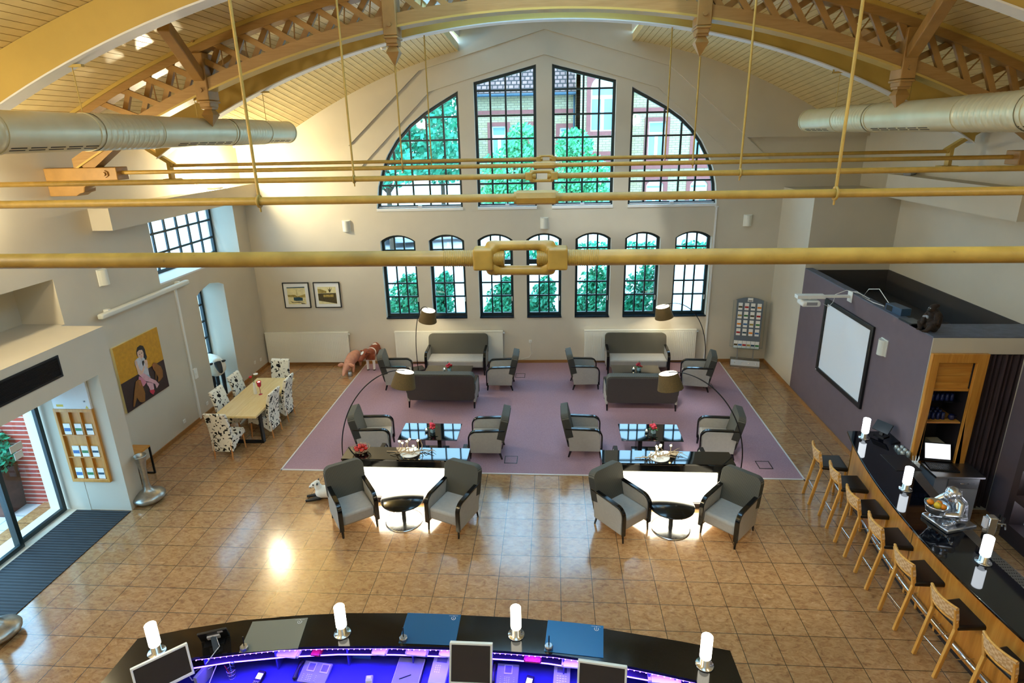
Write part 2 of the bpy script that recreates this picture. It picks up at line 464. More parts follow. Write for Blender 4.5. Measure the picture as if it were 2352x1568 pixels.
# ------------------------------------------------------------------ camera, world, view
cam = bpy.data.cameras.new('camera'); co_ = bpy.data.objects.new('camera', cam); COL.objects.link(co_)
co_.location = (-.1162, -6.6126, 6.1845)
Rx = Matrix.Rotation(1.26244496, 3, 'X'); Ry = Matrix.Rotation(.0204697673, 3, 'Y'); Rz = Matrix.Rotation(.067304, 3, 'Z')
co_.rotation_euler = (Rz @ Ry @ Rx).to_euler()
cam.sensor_fit = 'HORIZONTAL'; cam.sensor_width = 36; cam.lens = 36 * 1351.896 / 2352
cam.shift_x = (1176 - 1174.4356) / 2352; cam.shift_y = (736.63 - 784) / 2352
cam.clip_start = .05; cam.clip_end = 300
SC.camera = co_
SC.view_settings.view_transform = 'Standard'; SC.view_settings.look = 'None'; SC.view_settings.gamma = 1; SC.view_settings.exposure = 0.0
W = bpy.data.worlds.new('sky'); SC.world = W; W.use_nodes = True
bg = W.node_tree.nodes['Background']; bg.inputs['Color'].default_value = (.40, .72, 1, 1); bg.inputs['Strength'].default_value = 8

# ------------------------------------------------------------------ setting
XL, XR, XP = -8.25, 7.6, 5.73
def wallpt(x, z, d=0): return (x - .0314 * d, 8.883 + .0314 * x + d, z)
def wf(d): return lambda u, v: wallpt(u, v, d)
ROT = .0314
b = MB(); b.box((-9.3, -9, -.2), (8.2, 9.35, 0)); struct('floor', b, M['tile'])

# gable wall
def archtop(x0, x1, z0, z1, rise, n=10):
    w = (x1 - x0) / 2; R_ = (w * w + rise * rise) / (2 * rise); cx = (x0 + x1) / 2; cz = z1 + rise - R_
    a = math.degrees(math.asin(w / R_))
    return [(x0, z0), (x1, z0)] + arc(cx, cz, R_, 90 - a, 90 + a, n)
G1 = [(-4.73, 4.36), (-2.46, 4.36), (-2.46, 7.21), (-2.91, 6.97), (-3.34, 6.72), (-3.74, 6.43), (-4.1, 6.07), (-4.34, 5.72), (-4.51, 5.37), (-4.65, 4.92)]
G2 = [(-2.07, 4.36), (-.53, 4.36), (-.53, 7.77), (-2.07, 7.40)]
G3 = [(-.14, 4.36), (1.43, 4.36), (1.43, 7.38), (-.14, 7.77)]
G4 = [(1.81, 4.36), (4.07, 4.36), (4.02, 4.85), (3.92, 5.24), (3.78, 5.58), (3.6, 5.9), (3.37, 6.2), (3.07, 6.48), (2.68, 6.75), (2.24, 6.99), (1.81, 7.21)]
LOWX = [(-4.72, -3.78), (-3.42, -2.47), (-2.12, -1.18), (-.82, .12), (.48, 1.42), (1.78, 2.71), (3.09, 4.03)]
LOW = [archtop(a, c, 1.37, 3.50, .165) for a, c in LOWX]
b = MB()
b.prism([(-9.2, 0), (8.4, 0), (8.4, 9.6), (-9.2, 9.6)], wf(0), wf(.42), [G1, G2, G3, G4] + LOW)
struct('wall_back', b, M['wall'])
# raised plaster band around the gable window group
OUTER = [(-5.25, 5.99), (-3.39, 7.70), (-.316, 8.55), (2.713, 7.66), (4.66, 5.99)]
INNER = [(4.5, 5.42), (2.43, 7.17), (-.33, 7.98), (-3.16, 7.20), (-5.05, 5.42)]
b = MB()
b.prism([(-5.86, 5.42)] + OUTER + [(5.3, 5.42)] + INNER, wf(-.05), wf(.01))
struct('trim_1', b, M['wall'])

WN = [0]
def window(poly, xs, zs, d0, fw, bw, f, sill=None, side=None):
    """poly outline (u,v); mullion positions xs and rails zs; f(d)->(u,v)->3-D"""
    WN[0] += 1; nm = 'window_%d' % WN[0]
    b = MB(); inn = inset(poly, fw)
    b.prism(poly, f(d0), f(d0 + .07), [inn])
    root = b.build(nm, M['frame'], kind='structure')
    b = MB()
    for x in xs:
        r = clip_range(inn, x=x)
        if r: b.prism([(x - bw / 2, r[0]), (x + bw / 2, r[0]), (x + bw / 2, r[1]), (x - bw / 2, r[1])], f(d0 + .015), f(d0 + .055))
    for z in zs:
        z, w_ = z if isinstance(z, tuple) else (z, bw)
        r = clip_range(inn, y=z)
        if r: b.prism([(r[0], z - w_ / 2), (r[1], z - w_ / 2), (r[1], z + w_ / 2), (r[0], z + w_ / 2)], f(d0 + .012), f(d0 + .058))
    b.build('glazing_bars', M['frame'], root)
    b = MB(); b.prism(inn, f(d0 + .033), f(d0 + .037)); b.build('pane', M['glass'], root)
    return root
ZS = [7.2, 6.61, 6.055, 5.5, 4.945]
for p, xs in ((G1, [-2.88, -3.32, -3.76, -4.2]), (G2, [-1.675, -1.29, -.91]), (G3, [.245, .64, 1.03]), (G4, [2.23, 2.66, 3.1, 3.53])):
    r = window(p, xs, ZS, .14, .07, .045, wf)
    x0 = min(q[0] for q in p); x1 = max(q[0] for q in p)
    b = MB(); b.prism([(x0, 4.30), (x1, 4.30), (x1, 4.365), (x0, 4.365)], wf(-.02), wf(.16)); b.build('window_sill', M['wall_white'], r)
    b = MB(); xm = (x0 + x1) / 2
    b.prism([(x0 + .05, 4.385), (x1 - .05, 4.385), (x1 - .05, 4.405), (x0 + .05, 4.405)], wf(.06), wf(.085)); b.prism([(xm - .05, 4.37), (xm + .05, 4.37), (xm + .05, 4.43), (xm - .05, 4.43)], wf(.04), wf(.09))
    b.build('opener_rod', M['lgrey'], r)
for p, (a, c) in zip(LOW, LOWX):
    w = c - a
    r = window(p, [a + .085 + (w - .17) * k / 3 for k in (1, 2)], [3.23, (2.87, .13), 2.30, 1.92], .16, .075, .04, wf)
    b = MB(); b.prism([(a, 1.34), (c, 1.34), (c, 1.372), (a, 1.372)], wf(-.03), wf(.18)); b.build('window_sill', M['sill'], r)
    b = MB(); q = wallpt(c - .05, 1.85, .12); b.cbox(q, (.018, .03, .12)); b.build('handle', M['white'], r)

# left wall
niche = [(5.89, .12), (7.03, .12), (7.03, 2.78), (6.85, 2.86), (6.46, 2.94), (6.07, 2.86), (5.89, 2.78)]
LW = [(4.75, 3.36), (8.02, 3.36), (8.02, 5.0), (4.75, 5.0)]
REC = [(-1.6, 3.3), (2.21, 3.3), (2.21, 4.07), (-1.6, 4.07)]
DOOR = [(-2.0, .005), (1.77, .005), (1.77, 2.32), (-2.0, 2.32)]
b = MB(); b.px([(-9, 0), (9.1, 0), (9.1, 6.5), (-9, 6.5)], XL, -9.02, [niche, LW, REC, DOOR]); b.box((-9.1, -1.8, 3.2), (-9.0, 2.4, 4.2))
b.box((-9.02, 5.7, 0), (-8.6, 7.2, .10))
struct('wall_left', b, M['wall'])
fl = lambda d: (lambda u, v: (-8.86 - d, u, v))
r = window(LW, [4.75 + .08 + (3.11) * k / 7 for k in range(1, 7)], [3.80, 4.24, 4.68], .0, .08, .05, fl)
b = MB(); b.box((-8.86, 4.75, 3.33), (-8.24, 8.02, 3.365)); b.build('window_sill', M['wall_white'], r)
r = window(niche, [6.27, 6.65], [.55, .98, 1.41, 1.84, 2.27], .0, .07, .045, fl)
# entrance portal
b = MB()
b.px([(-2.7, 0), (-2.2, 0), (-2.2, 2.58), (1.77, 2.58), (1.77, 0), (2.12, 0), (2.12, 3.3), (-2.7, 3.3)], -7.5, XL + .0)
b.box((-8.6, 1.765, 0), (XL, 2.0, 2.58))
struct('wall_entrance', b, M['wall'])
# sliding glass door
door = MB()
def dleaf(y0, y1, x):
    b_ = MB(); b_.px([(y0, .02), (y1, .02), (y1, 2.3), (y0, 2.3)], x, x + .06, [[(y0 + .07, .09), (y1 - .07, .09), (y1 - .07, 2.23), (y0 + .07, 2.23)]]); return b_
d1 = dleaf(.72, 1.72, -8.72).build('door_1', M['frame'], kind='structure')
b = MB(); b.box((-8.69, .79, .09), (-8.685, 1.65, 2.23)); b.build('pane', M['glass'], d1)
d2 = dleaf(-.30, .76, -8.64).build('door_2', M['frame'], kind='structure')
b = MB(); b.box((-8.61, -.23, .09), (-8.605, .69, 2.23)); b.build('pane', M['glass'], d2)
d3 = dleaf(-1.36, -.26, -8.72).build('door_3', M['frame'], kind='structure')
b = MB(); b.box((-8.69, -1.29, .09), (-8.685, -.33, 2.23)); b.build('pane', M['glass'], d3)
b = MB(); b.box((-8.685, 1.08, 1.5), (-8.68, 1.30, 1.62)); b.box((-8.685, 1.12, 1.36), (-8.68, 1.27, 1.48))
b.build('sticker', M['paper'], d1)
# ledges carrying the uplights
b = MB(); b.box((XL, 3.28, 4.69), (-7.87, 8.62, 5.08)); struct('trim_2', b, M['wall'])
b = MB(); b.box((7.22, 3.28, 4.68), (XR, 7.2, 5.17)); struct('trim_3', b, M['wall'])
# right side walls
b = MB(); b.box((XR, -9, 0), (8.1, 9.3, 6.5)); struct('wall_right', b, M['wall'])
b = MB(); b.box((XP, 7.2, 0), (XR, 9.2, 4.75)); struct('wall_pier', b, M['wall'])
b = MB(); b.box((XP, 2.36, 0), (5.89, 7.2, 3.05)); struct('wall_purple', b, M['purple'])
b = MB(); b.box((XP, 2.62, 3.05), (5.90, 7.2, 3.07)); b.box((XP, 2.36, 3.05), (XR, 3.0, 3.07)); struct('trim_4', b, M['slate'])
b = MB(); b.py([(XP + .001, 0), (XR, 0), (XR, 3.05), (XP + .001, 3.05)], 2.35, 2.5, [[(5.83, .9), (6.43, .9), (6.43, 2.69), (5.83, 2.69)], [(6.6, .01), (7.14, .01), (7.14, 2.79), (6.6, 2.79)]])
b.box((5.89, 2.9, 2.5), (XR, 3.0, 3.05)); b.box((5.89, 2.5, 2.8), (XR, 2.9, 3.05)); struct('wall_bar', b, M['wall'])
b = MB(); b.box((5.89, 3.0, 2.45), (XR, 7.2, 2.5)); b.box((7.57, 3.0, 2.5), (XR, 7.2, 3.02)); b.box((5.89, 7.17, 2.5), (7.57, 7.2, 3.02)); b.box((5.89, 3.0, 2.5), (5.9, 7.17, 3.04)); b.box((5.9, 3.0, 2.5), (7.57, 3.02, 3.04))
struct('wall_loft', b, M['darkwall'])
b = MB(); b.box((7.14, -1.5, 0), (XR, 2.35, 3.05)); struct('wall_partition', b, M['purple'])
b = MB(); b.box((-9.3, -9.2, 0), (8.2, -9, 9.6)); struct('wall_front', b, M['wall'])
# skirting
b = MB(); b.box((XL, 2.12, 0), (XL + .02, 8.62, .09)); struct('baseboard_left', b, M['skirt'])
b = MB(); b.prism([(XL, 0), (XP, 0), (XP, .09), (XL, .09)], wf(-.02), wf(0)); struct('baseboard_back', b, M['skirt'])
b = MB(); b.box((XP - .02, 2.36, 0), (XP, 9.03, .09)); struct('baseboard_right', b, M['skirt'])

# vault ceiling of planks
XC, ZC, RV = -.25, -7.3, 15.745
def zv(x): return ZC + sqrt(RV * RV - (x - XC) ** 2)
ZE = [(-8.3, 6.0), (-6.7, 6.06), (-5.79, 6.43), (-4.83, 6.92), (-3.61, 7.51), (-2.62, 7.95), (-2.19, 8.05), (1.55, 8.05), (2.5, 7.86), (3.77, 7.48), (4.7, 7.12), (5.64, 6.64), (6.7, 6.15), (7.7, 6.0)]
ZW = [(-8.3, 5.965), (-5.3, 5.965), (-3.39, 7.69), (-.316, 8.54), (2.713, 7.65), (4.70, 5.965), (7.7, 5.94)]
def ze(x):
    q = 8.35 - .0458 * (x - .05) ** 2
    return q if q > 6.25 else 6.03 + .22 / (1 + (6.25 - q) / .22)
def lerp(T, x):
    if x <= T[0][0]: return T[0][1]
    for (a, p), (c, q) in zip(T, T[1:]):
        if x <= c: return p + (q - p) * (x - a) / (c - a)
    return T[-1][1]
LX0, LX1 = -2.38, 1.76
YEND = 9.0
b = MB(); YS = [-9, -4.3, .35, 5.0, YEND]
def zc(x, y): return zv(x) if y <= 5.0 else ze(x)
x = XL - .2; pw = .125; g = .0045
while x < XR + .2:
    x1 = min(x + pw, XR + .25)
    if x < LX0 < x1: x1 = LX0
    if x < LX1 < x1: x1 = LX1
    if not (x >= LX0 - 1e-6 and x1 <= LX1 + 1e-6):
        for m, cs in ((0, [(x + g, 0), (x1 - g, 0)]), (1, [(x, .012), (x + g, .012)]), (1, [(x1 - g, .012), (x1, .012)]), (1, [(x + g, .012), (x + g, 0)]), (1, [(x1 - g, 0), (x1 - g, .012)])):
            b.mi = m
            for y0, y1 in zip(YS, YS[1:]):
                (xa, da), (xb, db) = cs
                b.add([(xa, y0, zc(xa, y0) + da), (xb, y0, zc(xb, y0) + db), (xb, y1, zc(xb, y1) + db), (xa, y1, zc(xa, y1) + da)], [(0, 3, 2, 1)])
    x = x1
b.mi = 0
for xx in (LX0, LX1):
    for y0, y1 in zip(YS, YS[1:]):
        b.add([(xx, y0, zc(xx, y0) - .02), (xx, y1, zc(xx, y1) - .02), (xx, y1, zc(xx, y1) + .16), (xx, y0, zc(xx, y0) + .16)], [(0, 1, 2, 3)])
struct('ceiling', b, [M['plank'], M['plankgap']])
# vertical plaster bulkhead in front of the gable wall
YB_ = 8.41
b = MB()
b.prism([(-8.3, 5.975), (-5.28, 5.965), (-3.37, 7.68), (-.315, 8.52), (2.69, 7.64), (4.67, 5.97), (7.75, 5.95), (7.75, 9.6), (-8.3, 9.6)], wf(-.12), wf(0))
struct('wall_bulkhead', b, M['wall'])
# lantern along the ridge
b = MB()
for xx in (LX0, LX1): b.box((xx - .03, -9, zv(xx) + .1), (xx + .03, 8.95, 9.3))
b.pz([(LX0, -9), (LX1, -9), (LX1, 8.95), (LX0, 8.95)], 9.3, 9.36, [[(LX0 + .6, y), (LX1 - .6, y), (LX1 - .6, y + 1.6), (LX0 + .6, y + 1.6)] for y in (-7.5, -4.6, -1.7, 1.2, 4.1)])
struct('ceiling_lantern', b, M['wall_white'])
for y in (-7.5, -4.6, -1.7, 1.2, 4.1):
    WN[0] += 1
    b = MB(); b.pz([(LX0 + .55, y - .05), (LX1 - .55, y - .05), (LX1 - .55, y + 1.65), (LX0 + .55, y + 1.65)], 9.36, 9.4, [[(LX0 + .62, y + .02), (LX1 - .62, y + .02), (LX1 - .62, y + 1.58), (LX0 + .62, y + 1.58)]])
    r = struct('window_%d' % WN[0], b, M['wall_white'])
    b = MB(); b.box((LX0 + .62, y + .02, 9.37), (LX1 - .62, y + 1.58, 9.375)); b.build('pane', M['glass'], r)

# ------------------------------------------------------------------ roof timber: lattice truss at Y=2.7
YT = 2.7
def zb(x): return 7.86 - .037 * (x - XC) ** 2        # underside of the lower chord
tr = thing('lattice_truss', 'curved timber roof truss with crossed lattice bars spanning the hall', 'roof truss', (0, YT, 0))
def chord(name, f0, f1, x0, x1, y0, y1, n=48):
    b = MB()
    P = [(x0 + (x1 - x0) * k / n) for k in range(n + 1)]
    poly = [(q, f0(q)) for q in P] + [(q, f1(q)) for q in reversed(P)]
    vs = [(u, y0, v) for u, v in poly] + [(u, y1, v) for u, v in poly]; m = len(poly)
    fs = [(i, (i + 1) % m, m + (i + 1) % m, m + i) for i in range(m)]
    for k in range(n):
        fs.append((k, 2 * n + 1 - k, 2 * n - k, k + 1)); fs.append((m + k, m + k + 1, m + 2 * n - k, m + 2 * n + 1 - k))
    b.add(vs, fs); return b
chord('top_chord', lambda q: zv(q) - .165, lambda q: zv(q) - .055, -8.1, 7.55, -.11, .11).build('top_chord', M['timber'], tr)
chord('top_flange', lambda q: zv(q) - .055, lambda q: zv(q) - .002, -8.1, 7.55, -.14, .14).build('flange', M['beam'], tr)
chord('bottom_chord', zb, lambda q: zb(q) + .16, -7.75, 7.25, -.11, .11).build('bottom_chord', M['timber'], tr)
chord('bottom_flange', lambda q: zb(q) - .03, zb, -7.75, 7.25, -.13, .13).build('flange', M['beam'], tr)
x = XC - 17 * .385
while x < XC + 6.9:
    if abs(x - XC) > .1:
        c = Vector((x, 0, (zv(x) - .165 + zb(x) + .16) / 2)); gap = zv(x) - .165 - zb(x) - .16
        tx = Vector((1, 0, -(x - XC) / 15.2)).normalized(); nn = Vector((-tx.z, 0, tx.x)); L = gap / .707 + .10
        for sgn, yy in ((-1, -.065), (1, .055)):
            d = (tx * .72 + nn * (.70 * sgn)) * (L / 2); o = Vector((0, yy, 0))
            b = MB(); b.bar(c - d + o, c + d + o, .082, .055, (0, 1, 0)); b.build('lattice_bar', M['timber_d'], tr)
        b = MB(); q = c + tx * .19; dd = (nn * .94 + tx * .32) * (gap / 2 + .02); b.cyl(q - dd, q + dd, .011, n=6)
        if abs(x - XC) < 6.3: b.build('tension_rod', M['timber_d'], tr)
    x += .385
for px, ztip, outer in ((-5.40, 6.38, 1), (-2.45, 7.17, 0), (1.97, 7.17, 0), (4.80, 6.38, 1)):
    b = MB(); zt = zv(px) - .16; zl = zb(px)
    b.box((px - .1, -.15, zl - .12), (px + .1, .15, zt)); b.box((px - .085, -.125, zl - .22), (px + .085, .125, zl - .12)); b.box((px - .105, -.16, zl - .16), (px + .105, .16, zl - .125))
    post = b.build('hanging_post', M['timber_d'], tr, bevel=.012)
    b = MB(); zz = zl - .22; h = zz - ztip
    b.box((px - .085, -.085, zz - .03), (px + .085, .085, zz))
    def pyr(z0, w0, z1, w1):
        b.add([(px - w0, -w0, z0), (px + w0, -w0, z0), (px + w0, w0, z0), (px - w0, w0, z0), (px - w1, -w1, z1), (px + w1, -w1, z1), (px + w1, w1, z1), (px - w1, w1, z1)], [(0, 1, 5, 4), (1, 2, 6, 5), (2, 3, 7, 6), (3, 0, 4, 7), (0, 3, 2, 1), (4, 5, 6, 7)])
    pyr(zz - .03, .055, zz - .11, .095); pyr(zz - .11, .095, ztip, .004)
    b.build('pendant', M['timber_d'], post)
    b = MB()
    for sy in (-1, 1): b.cyl((px, sy * .15, zl + .02), (px, sy * .18, zl + .02), .03, n=8); b.cyl((px, sy * .15, zl + .7), (px, sy * .175, zl + .7), .025, n=8)
    b.build('bolt', M['timber_d'], post)
    if outer:
        for sy in (-1, 1):
            b = MB(); sx = 1 if px < 0 else -1
            b.bar((px, sy * .16, zl + .22), (px + sx * .33 * (1 if sy < 0 else 0), sy * 1.35, zv(px + sx * .33) - .1), .15, .17)
            b.build('brace', M['timber_d'], tr, bevel=.012)
for sx, xw, xe in ((1, XL, -7.03), (-1, XR, 6.52)):
    b = MB()
    b.box((min(xw, xe), -.14, 5.60), (max(xw, xe), .14, 5.80)); foot = b.build('truss_foot', M['timber_d'], tr, bevel=.012)
    b = MB(); b.cyl((xe - sx * .18, -.14, 5.70), (xe - sx * .18, -.17, 5.70), .055, n=6); b.cyl((xe - sx * .18, -.17, 5.70), (xe - sx * .18, -.2, 5.70), .03, n=6); b.build('bolt', M['timber_d'], foot)
    b = MB(); q = [(xw, 5.36), (xw + sx * .45, 5.36), (xw + sx * .52, 5.40), (xw + sx * .6, 5.42), (xw + sx * .62, 5.5), (xw + sx * .68, 5.53), (xw + sx * .68, 5.6), (xw, 5.6)]
    b.py(q, -.13, .13); b.build('corbel', M['timber_d'], tr, bevel=.01)
    b = MB(); b.bar((xe - sx * .55, 0, 5.78), (xe + sx * .35, 0, zb(xe + sx * .35) + .08), .2, .17); b.build('foot_strut', M['timber_d'], tr)

# plain arched beams
def zab(x): return -6.1 + sqrt(14.18 ** 2 - (x - XC) ** 2)
def arched(label, y):
    t_ = thing('arched_beam', label, 'roof beam', (0, y, 0), group='plain arched roof beams')
    chord('web', lambda q: zab(q) + .02, lambda q: zv(q) - .004, -7.9, 7.4, -.085, .085, 60).build('web', M['beam'], t_)
    chord('soffit', zab, lambda q: zab(q) + .02, -7.9, 7.4, -.115, .115, 60).build('soffit_board', M['wall_white'], t_)
    return t_
a5 = arched('smooth yellow arched beam behind the lattice truss, near the gable window', 5.0)
a3 = arched('smooth arched beam nearer than the lattice truss, seen at upper left', .35)
for sx, xw in ((1, XL), (-1, XR)):
    b = MB(); b.bar((xw + sx * .05, 0, 6.1), (xw + sx * .62, 0, 5.72), .1, .07); b.box((xw + sx * .5, -.06, 5.45), (xw + sx * .56, .06, 5.8)); b.box((xw + sx * .4, -.1, 5.42), (xw + sx * .68, .1, 5.46)); b.build('end_bracket', M['beam'], a5)

# tie rods
def tierod(label, y, x0, x1, kind, hang, spot=False, z=5.71):
    m = M['rodspot'] if spot else M['rod']
    t_ = thing('tie_rod', label, 'tie rod', (0, y, z), group='iron tie rods across the hall')
    r = .032; xm = -.245
    e = .19
    for s_, xa, xb in ((0, x0, xm - .065), (1, xm + .065, x1)):
        b = MB(); b.cyl((xa, 0, 0), (xb, 0, 0), r, n=18); b.build('rod', m, t_)
    # screw thread
    def thread(a, n, s_):
        prof = []
        for k in range(n):
            xx = a + k * .0075; prof += [(r - .004, xx), (r + .0015, xx + .0025), (r + .0015, xx + .0045), (r - .004, xx + .0075)]
        b = MB(Matrix.Translation((xm, 0, 0)) @ Matrix.Rotation(s_ * pi / 2, 4, 'Y')); b.lathe(prof, n=20); b.build('screw_thread', m, t_)
    b = MB()
    if kind == 'open':
        for s_ in (-1, 1): thread(.07, 5, s_); thread(.19, 16, s_)
        for s_ in (-1, 1):
            b.cbox((xm + s_ * .148, 0, 0), (.078, .088, .088)); b.limb([(xm + s_ * .145, 0, 0), (xm + s_ * .10, 0, .046), (xm + s_ * .10, 0, .050)], [.036, .026, .021], 12); b.limb([(xm + s_ * .145, 0, 0), (xm + s_ * .10, 0, -.046), (xm + s_ * .10, 0, -.050)], [.036, .026, .021], 12)
            b.limb([(xm - .12, 0, s_ * .050), (xm + .12, 0, s_ * .050)], [.0205, .0205], 14)
        b.build('turnbuckle', m, t_, remesh=.005, smooth=8)
    else:
        b.cyl((xm - .15, 0, 0), (xm + .15, 0, 0), .055, n=8, smooth=False); b.cyl((xm - .17, 0, 0), (xm + .17, 0, 0), .047, n=12)
        b.build('coupling_sleeve', m, t_)
    for hx, zt in hang:
        b = MB(); b.cyl((hx, 0, -.03), (hx, 0, zt - z), .0125, n=8)
        b.lathe([(.034, -.012), (.044, -.012), (.044, .012), (.034, .012)], n=14) if False else None
        pts = [(hx, .045 * cos(a * pi / 6), .045 * sin(a * pi / 6)) for a in range(13)]; b.tube(pts, .011, 6, cap=False)
        b.cyl((hx, 0, -.085), (hx, 0, -.03), .008, n=6)
        b.build('hanger', m, t_)
    return t_
hx = (-2.45, 1.98)
tierod('thick spotted yellow tie rod with open turnbuckle, nearest the viewer', -4.3, XL, XR, 'open', [(q, zv(q)) for q in (-2.75, 2.3)], True)
tierod('second nearest yellow tie rod, with a closed sleeve at mid span', -2.0, XL, XR, 'sleeve', [(q, zv(q)) for q in hx])
tierod('third tie rod from the viewer, with open turnbuckle', .35, XL, XR, 'open', [(q, zab(q)) for q in hx])
tierod('tie rod joining the two feet of the lattice truss', YT, -7.03, 6.52, 'sleeve', [(q, 7.17) for q in hx])
tierod('farthest and thinnest looking tie rod, before the gable window', 5.0, -7.72, 7.07, 'open', [(q, zab(q)) for q in hx])

# ventilation ducts
def duct(label, X, z, y0, y1, ribs, hang):
    r = .212
    t_ = thing('ventilation_duct', label, 'duct', (X, 0, z), group='round ventilation ducts')
    b = MB()
    b.cyl((0, y0, 0), (0, y1, 0), r, n=40); b.build('pipe', M['duct'], t_)
    for a, c_, n_ in ribs:
        b = MB(); pts = []; rr = []
        n2 = n_ * 6
        for k in range(n2 + 1):
            pts.append((0, a - .03 + (c_ - a + .06) * k / n2, 0)); rr.append(r + (.0085 if k % 6 == 0 else .003))
        b.tube(pts, rr, 40, cap=False); b.build('flexible_sleeve', M['duct'], t_)
    for yy in [y1 - .01] + [q for a in ribs for q in (a[0] - .09, a[1] + .09)]:
        b = MB(); b.cyl((0, yy - .02, 0), (0, yy + .02, 0), r + .008, n=40); b.build('joint_collar', M['duct'], t_)
    sgn = 1 if X < 0 else -1
    for y_a, y_b in ((y1 - 1.15, y1 - .35), (1.9, 3.4), (-.9, .3), (-4, -2.5)):
        b = MB(); yy = y_a
        while yy < y_b:
            for an in (-58, -48):
                a = rad(an); c = Vector((sgn * cos(a) * (r + .001), yy + .11, sin(a) * (r + .001)))
                b.cbox(c, (.003, .2, .012), Matrix.Rotation(-sgn * a, 3, 'Y'))
            yy += .25
        b.build('air_slots', M['ductgap'], t_)
    for yy, zt in hang:
        b = MB(); b.cyl((0, yy, r), (0, yy, zt - z), .006, n=6); b.cbox((0, yy, zt - z), (.26, .05, .03)); b.cbox((-.12, yy, zt - z + .03), (.02, .03, .1)); b.build('hanger', M['beam'], t_)
    return t_
duct('cream round ventilation duct on the left, ending short of the gable wall', -5.62, 6.30, -8.5, 5.85, [(-2.4, -1.0, 11), (.42, 1.45, 11), (3.55, 4.7, 12)], [(.35, zab(-5.62)), (2.7, zb(-5.62) - .02), (5.0, zab(-5.62))])
duct('cream round ventilation duct on the right, above the bar', 4.95, 6.30, -8.5, 6.05, [(-2.2, -1.0, 10), (.35, 1.3, 10), (3.6, 4.6, 11)], [(.35, zab(4.95)), (2.7, zb(4.95) - .02), (5.0, zab(4.95))])
for x, y, lb in ((-3.6, 6.4, 'small white smoke detector on the plank ceiling, left of the gable'), (3.1, 6.3, 'small white smoke detector on the plank ceiling, right of the gable')):
    b = MB(); zt = lerp([(5.0, zv(x)), (YEND, ze(x))], y); b.lathe([(.0, -.09), (.05, -.085), (.06, -.05), (.06, -.02), (.02, 0), (.02, .02)], (x, y, zt), 16)
    tag(b.build('smoke_detector', M['white']), lb, 'smoke detector')
# ------------------------------------------------------------------ carpet, mats, floor boxes
b = MB(); b.box((-5.40, 3.17, 0), (4.49, 9.02, .010))
ca = b.build('carpet', M['carpet']); tag(ca, 'large mauve carpet under the lounge furniture', 'carpet')
b = MB(); b.box((-5.42, 3.14, 0), (4.51, 3.17, .014)); b.box((-5.43, 3.14, 0), (-5.40, 8.7, .014)); b.box((4.49, 3.14, 0), (4.52, 9.02, .014)); b.build('edging', M['trimwhite'], ca)
b = MB(); b.box((-8.5, -1.7, 0), (-7.5, 1.74, .012)); tag(b.build('entrance_mat', M['mat']), 'dark ribbed entrance mat inside the glass door', 'door mat')
for x, y, lb in ((-.98, 7.92, 'floor socket frame in the carpet beyond the left armchair group'), (-.94, 3.66, 'floor socket frame at the carpet front edge, between the two lightboxes'), (3.94, 3.63, 'floor socket frame in the right front carpet corner'), (3.78, 7.35, 'floor socket frame beside the rear right armchair')):
    b = MB(); b.pz([(x - .13, y - .14), (x + .13, y - .14), (x + .13, y + .14), (x - .13, y + .14)], .0, .013, [[(x - .115, y - .12), (x + .115, y - .12), (x + .115, y + .125), (x - .115, y + .125)]])
    tag(b.build('floor_socket', M['blackmet']), lb, 'floor socket', 'floor socket frames in the carpet')

# ------------------------------------------------------------------ armchairs and sofas
def lounge(name, label, cat, loc, rz, w, group):
    """front = +Y, w = distance between the arm centres"""
    t_ = thing(name, label, cat, loc, rz, group); h = w / 2
    b = MB(); b.grid(lambda u, v: (0, 0, 0), 1, 1) if False else None
    b.box((-h + .03, -.27, .20), (h - .03, .30, .41)); b.build('seat', M['seat'], t_, bevel=.045, seg=4)
    Rm = Matrix.Translation((0, -.255, .36)) @ Matrix.Rotation(rad(13), 4, 'X')
    b = MB(Rm); hw = h + .03
    pr = rrect(-hw, 0.0, hw, .60, .11, 5)
    pr = [(u, v) for u, v in pr]
    b.py(pr, -.10, .04); bk = b.build('backrest', M['stripe'], t_, bevel=.035, seg=4)
    b = MB(Rm); b.py(rrect(-hw + .02, -.14, hw - .02, .56, .1, 5), -.115, -.098); b.build('back_cover', M['darkback'], bk, bevel=.006)
    for s in (-1, 1):
        xs = (s * h - .028, s * h + .028)
        side = [(-.31, .15), (.29, .15)] + [(.29, .47)] + arc(.17, .47, .12, 0, 90, 5)[1:] + [(-.05, .60), (-.36, .61)]
        b = MB(); b.px(side, *xs); ar = b.build('arm', M['seat'], t_, bevel=.01)
        b = MB(); path = [(.305, .14), (.305, .47)] + arc(.17, .47, .135, 0, 90, 6)[1:] + [(-.05, .615), (-.40, .628)]
        b.strip([(a, c) for a, c in reversed(path)], s * h - .038, s * h + .038, -.026) if False else b.strip(path, s * h - .036, s * h + .036, -.028)
        b.build('arm_rail', M['blacklac'], ar, bevel=.007)
    for s in (-1, 1):
        for yy, lean in ((.29, .015), (-.27, -.06)):
            b = MB(); x = s * (h - .01)
            b.tube([(x, yy + lean, 0), (x, yy, .2)], [.017, .026], 4, smooth=False); b.build('leg', M['blacklac'], t_)
    return t_
AC = 'dark striped lounge armchairs with black arm rails'
ach = lounge('armchair', 'grey armchair with black arms at the left round table, on its left side', 'armchair', (-3.43, 1.595, 0), rad(-144.9), .59, AC)
